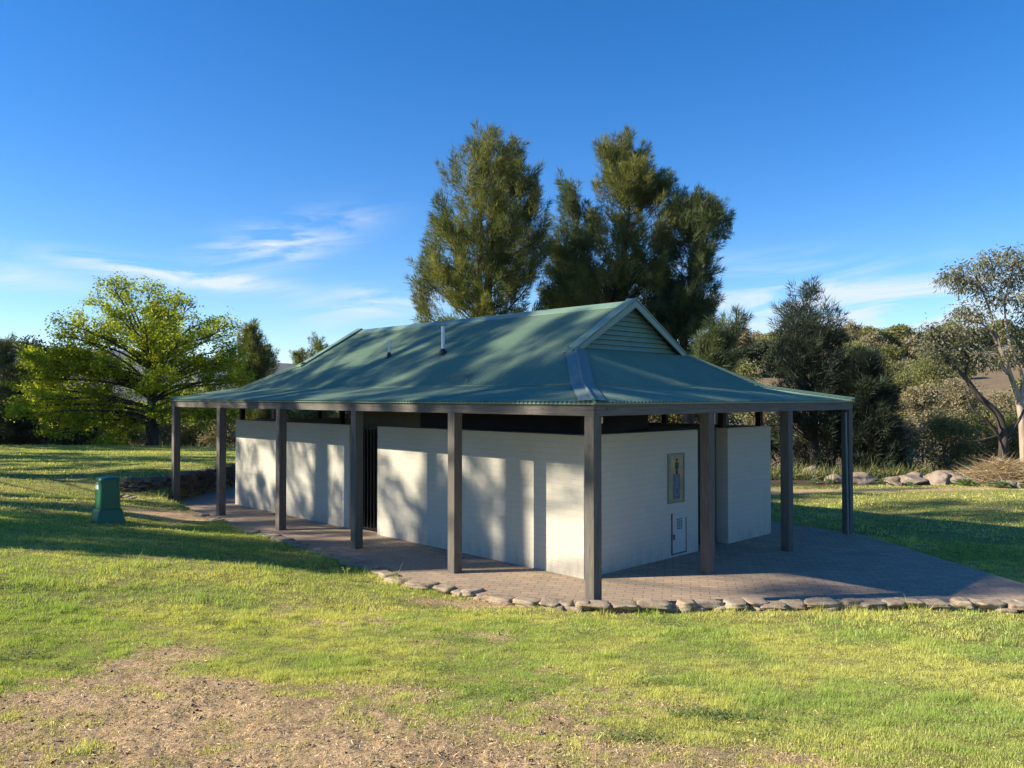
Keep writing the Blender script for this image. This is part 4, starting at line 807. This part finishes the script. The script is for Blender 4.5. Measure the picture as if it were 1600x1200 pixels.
for i,(px,py,d,r,lab,sk) in enumerate([(1384,757,24,.42,'pale rosette plant between the leftmost boulders',1),(1422,760,23.4,.25,'small green rosette in front of the middle boulders',0),(1502,732,26.2,.5,'tall spiky silver rosette behind the boulders',0),(1565,768,22.6,.42,'brightest silver rosette at the lawn edge near the right margin',0),(1548,769,22.8,.24,'small silver rosette left of the brightest one',0),(1508,762,23.3,.45,'shaded green rosette right of the largest boulder',0),(1272,752,24.5,.3,'pale low plant left of the far right post',1),(1296,752,24.5,.28,'pale low plant nearest left of the far right post',1),(1225,750,24.6,.28,'pale low plant beside the brick wall end',1),(1598,775,22.4,.25,'silver rosette cut by the right margin',0)]):
    rosette(px,py,d,r,lab,GP,i+5,sk)
# under-storey along the far side of both lawns and the woods on the far slope: nobody could count these
def wild(name,lab,n,fx,leaf,hh,seed,lw,cat):
    rs=np.random.default_rng(seed); x,y=fx(rs,n); z=base_z(x,y); n=len(x); a=rs.random(n)*6.28; k=fbm(x*.7,y*.7,3,seed); h=hh*(.3+.9*rs.random(n))*(.4+1.2*k)
    P=np.c_[x,y,z+h*.6*rs.random(n)]; D=unit(np.c_[rs.normal(0,.5,n),rs.normal(0,.5,n),np.abs(rs.normal(.6,.4,n))]); T=np.c_[np.clip(rs.normal(.5,.3,n),0,1),np.clip(rs.normal(.5,.2,n),0,1),np.zeros(n)]
    V,T,kk=leaves(P,D,h,np.full(n,lw),T,rs); o=mesh_np(name,V,np.arange(len(V)).reshape(-1,3),M[leaf],None,T); tag(o,lab,cat,kind='stuff')
def band_right(rs,n): x=rs.uniform(5.5,24,n); y=25.9+.04*x+rs.random(n)**1.5*13; return x,y
def band_left(rs,n): x=rs.uniform(-34,2,n); y=38.2+.14*(x+10)*0+rs.random(n)**1.3*9-.06*(x+10); return x,y
wild('undergrowth','mixed green and dry undergrowth at the far edge of the right lawn',42000,band_right,'scrub',.38,71,.03,'undergrowth')
wild('undergrowth','dry twiggy undergrowth behind the left lawn',30000,band_left,'scrub_tan',.55,72,.045,'undergrowth')
# trees on the dry hillside across the valley: a few meshes, many copies
hp=[]
for i,(lf,h,w) in enumerate([('scrub',5,4.4),('scrub_tan',5.5,4.2),('dark_scrub',4.5,4),('scrub',3.5,3.6)]):
    rs=np.random.default_rng(200+i); bl=[]
    for k in range(13): a=rs.random()*6.28; r=w*.36*rs.random()**.5; bl.append((r*math.cos(a),r*math.sin(a),h*(.35+.52*rs.random()),w*.2*(.8+.5*rs.random())))
    o=clump_tree('hillside_tree','x',(0,0,0),bl,[([(0,0,-.3),(.1,0,h*.3),(0,.1,h*.7)],.16,.05)],20,(.34,.22),M[lf],M['bark_grey'],'trees on the hillside across the valley','tree',seed=200+i,sub=13,subr=.6,twigs=False); hp.append(o)
hl=[]; rs=np.random.default_rng(77)
for px in np.arange(1140,1640,8): hl.append((px+rs.normal(0,3),170+rs.normal(0,8),'crest'))
for px in np.arange(1150,1480,11): hl.append((px+rs.normal(0,6),120+rs.normal(0,14),'mid'))
for px in np.arange(1340,1640,34): hl.append((px+rs.normal(0,8),80+rs.normal(0,8),'low'))
for i,(px,d) in enumerate([(1472,112),(1509,108),(1560,115)]): hl.append((px,d,'field'))
for px in np.arange(-60,700,34): hl.append((px+rs.normal(0,8),95+rs.normal(0,12),'left'))
lab={'crest':'rounded grey green tree in the row along the crest of the dry hill','mid':'olive tree on the middle slope of the hillside across the valley','low':'olive tree low on the hillside across the valley','field':'small green tree alone on the dry grass slope','left':'dull green tree far behind the left lawn'}
used=set()
for i,(px,d,kd) in enumerate(hl):
    src=hp[int(rs.integers(4))] if kd!='field' else hp[3]; p=PX(px,600,d)
    if src not in used: o=src; used.add(src)
    else:
        o=src.copy(); C.objects.link(o)
        for ch in src.children: c=ch.copy(); C.objects.link(c); c.parent=o
    s_=(.75+.5*rs.random())*(1.0 if kd in('crest','left') else .85 if kd=='mid' else .7 if kd=='low' else .5)
    o.location=(p.x,p.y,float(base_z(np.array([p.x]),np.array([p.y]))[0])-.15); o.scale=(s_*(.9+.3*rs.random()),s_,s_*(.8+.35*rs.random())); o.rotation_euler=(0,0,rs.random()*6.28)
    tag(o,lab[kd],'tree','hill trees: '+kd)
# ------------------------------------------------------------------ green service pillar on the left lawn
M['pillar']=simple('green_fibreglass',(.012,.12,.050),.42,0,.08,5,.08); M['label']=simple('white_sticker',(.72,.74,.74),.5,0,.04,9,0); M['labelg']=simple('olive_sticker',(.30,.36,.16),.5,0,.1,9,0)
pp=PX(168,813,14.55); pz=gz(pp.x,pp.y)-.03
pl=empty('service_pillar',(pp.x,pp.y,pz),R(42)); tag(pl,'dark green fibreglass service pillar with a flared foot on the left lawn','service pillar')
def loft(rings,name,mat,parent,seg=6):
    """rounded-rectangle rings (z,hx,hy,r)"""
    m_=MB(); n=seg*4
    for (z,hx,hy,r) in rings:
        for c_,(sx,sy) in enumerate(((1,1),(-1,1),(-1,-1),(1,-1))):
            for k in range(seg):
                a=math.pi/2*(c_+k/(seg-1)); m_.v.append((sx*(hx-r)+r*math.cos(a),sy*(hy-r)+r*math.sin(a),z))
    for i in range(len(rings)-1):
        for k in range(n): k2=(k+1)%n; m_.f.append((i*n+k,i*n+k2,(i+1)*n+k2,(i+1)*n+k))
    m_.f.append(tuple(range(n))[::-1]); m_.f.append(tuple((len(rings)-1)*n+k for k in range(n))); return m_.build(name,mat,parent,0,False)
body=loft([(.29,.185,.185,.07),(.60,.178,.178,.07),(.79,.172,.172,.07)],'body',M['pillar'],pl)
loft([(0,.265,.265,.05),(.02,.262,.262,.05),(.27,.205,.205,.045),(.285,.198,.198,.045),(.29,.186,.186,.04)],'foot',M['pillar'],pl)
lid=loft([(.791,.182,.182,.075),(.825,.180,.180,.075),(.850,.168,.168,.08),(.866,.135,.135,.08),(.872,.08,.08,.06)],'lid',M['pillar'],pl,8)
st1=MB().box(-.179,-.1765,-.10,.10,.63,.745); 
MB().box(-.183,-.1775,-.09,.09,.65,.735).build('sticker',M['label'],body)['label']='white sticker'
MB().box(-.1815,-.1745,-.085,.085,.74,.782).build('sticker',M['labelg'],body)['label']='small olive sticker above the white one'
MB().box(-.1825,-.1820,-.07,.07,.758,.764).build('sticker',M['ink'],body)
# weeds standing in the lawn
def weed(px,py,d,h,lab,seed):
    rs=np.random.default_rng(seed); p=PX(px,py,d); z=gz(p.x,p.y); Vs=[];T=[]; b=Vector((p.x,p.y,z))
    for k in range(3):
        top=b+Vector((rs.normal(0,.05),rs.normal(0,.05),h*(.6+.4*rs.random() if k else 1)))
        for sd in (Vector((.006,0,0)),Vector((0,.006,0))): Vs+=[(b-sd)[:],(b+sd)[:],(top+sd*.5)[:],(top-sd*.5)[:]]; T+=[(.5,.5,0)]*4
        for j in range(9):
            q=b.lerp(top,.15+.85*rs.random()); a=rs.random()*6.28; dv=Vector((math.cos(a),math.sin(a),.3)); sd=Vector((-math.sin(a),math.cos(a),0)); L=h*.22
            Vs+=[q[:],(q+dv*L*.5+sd*L*.18)[:],(q+dv*L)[:],(q+dv*L*.5-sd*L*.18)[:]]; T+=[(rs.random(),.6,0)]*4
    o=mesh_np('weed',np.array(Vs),np.arange(len(Vs)).reshape(-1,4),M['grass'],None,np.array(T)); tag(o,lab,'weed')
weed(102,857,11.0,.20,'single thin weed stalk at the edge of the shade on the left lawn',1); weed(543,886,10.9,.20,'tall leafy weed on the lawn edge in front of the third post',2); weed(164,704,33,.35,'thin weed standing on the far left lawn beyond the pillar',3)
weed(1092,897,11.9,.12,'tiny weed growing from the paving beside a post',4)
# ------------------------------------------------------------------ trees left of the view whose shade falls across the scene
def shade_tree(x,y,h,w,z0,seed,lab,npl=420,gap=.54):
    z=gz(x,y); prof=[(z+h,x-.2,x+.2),(z+h*.85,x-w*.55,x+w*.55),(z+h*.6,x-w*.95,x+w*.95),(z+h*.4,x-w,x+w),(z+z0,x-w*.7,x+w*.7)]
    prof=[p for p in prof if p[0]>=z+z0-.01]
    sheoak('sheoak_tree',lab,(x,y,z),prof,w,npl,170,M['sheoak'],M['bark_dark'],'she-oaks left of the lawn',seed=seed,gap=gap,nw=.04,plen=1.2,prad=.3)
shade_tree(-21,10.3,11.5,1.55,2.8,301,'short dense she-oak nearest the viewer on the left',220,.3)
shade_tree(-23,9.05,22.5,2.9,13.2,307,'tall bare stemmed she-oak nearest the viewer on the left',190)
shade_tree(-22,13.9,20.5,2.8,2.2,302,'tall she-oak second from the viewer on the left',195)
shade_tree(-22,18.2,17.5,2.8,2.0,303,'she-oak third from the viewer on the left',160)
shade_tree(-24,23.2,16,3.0,1.5,304,'she-oak fourth from the viewer on the left',220)
shade_tree(-30,30,14,3.2,1.5,306,'she-oak farthest from the viewer on the left',260)
shade_tree(-12,.35,6.0,1.5,2.5,305,'small she-oak beside the viewer on the left',60)

# ------------------------------------------------------------------ air
hz=MB().box(-6600,6600,-6600,6600,-12,330); mh=bpy.data.materials.new('haze_air'); mh.use_nodes=True; nh=mh.node_tree; nh.nodes.clear()
pvn=N(nh,'ShaderNodeVolumePrincipled',i_Density=.00005,i_Anisotropy=.2); pvn.inputs['Color'].default_value=(.62,.80,1,1); oh=N(nh,'ShaderNodeOutputMaterial'); nh.links.new(pvn.outputs[0],oh.inputs['Volume'])
tag(hz.build('haze',mh),'thin blue haze over the far hills','haze',kind='stuff')
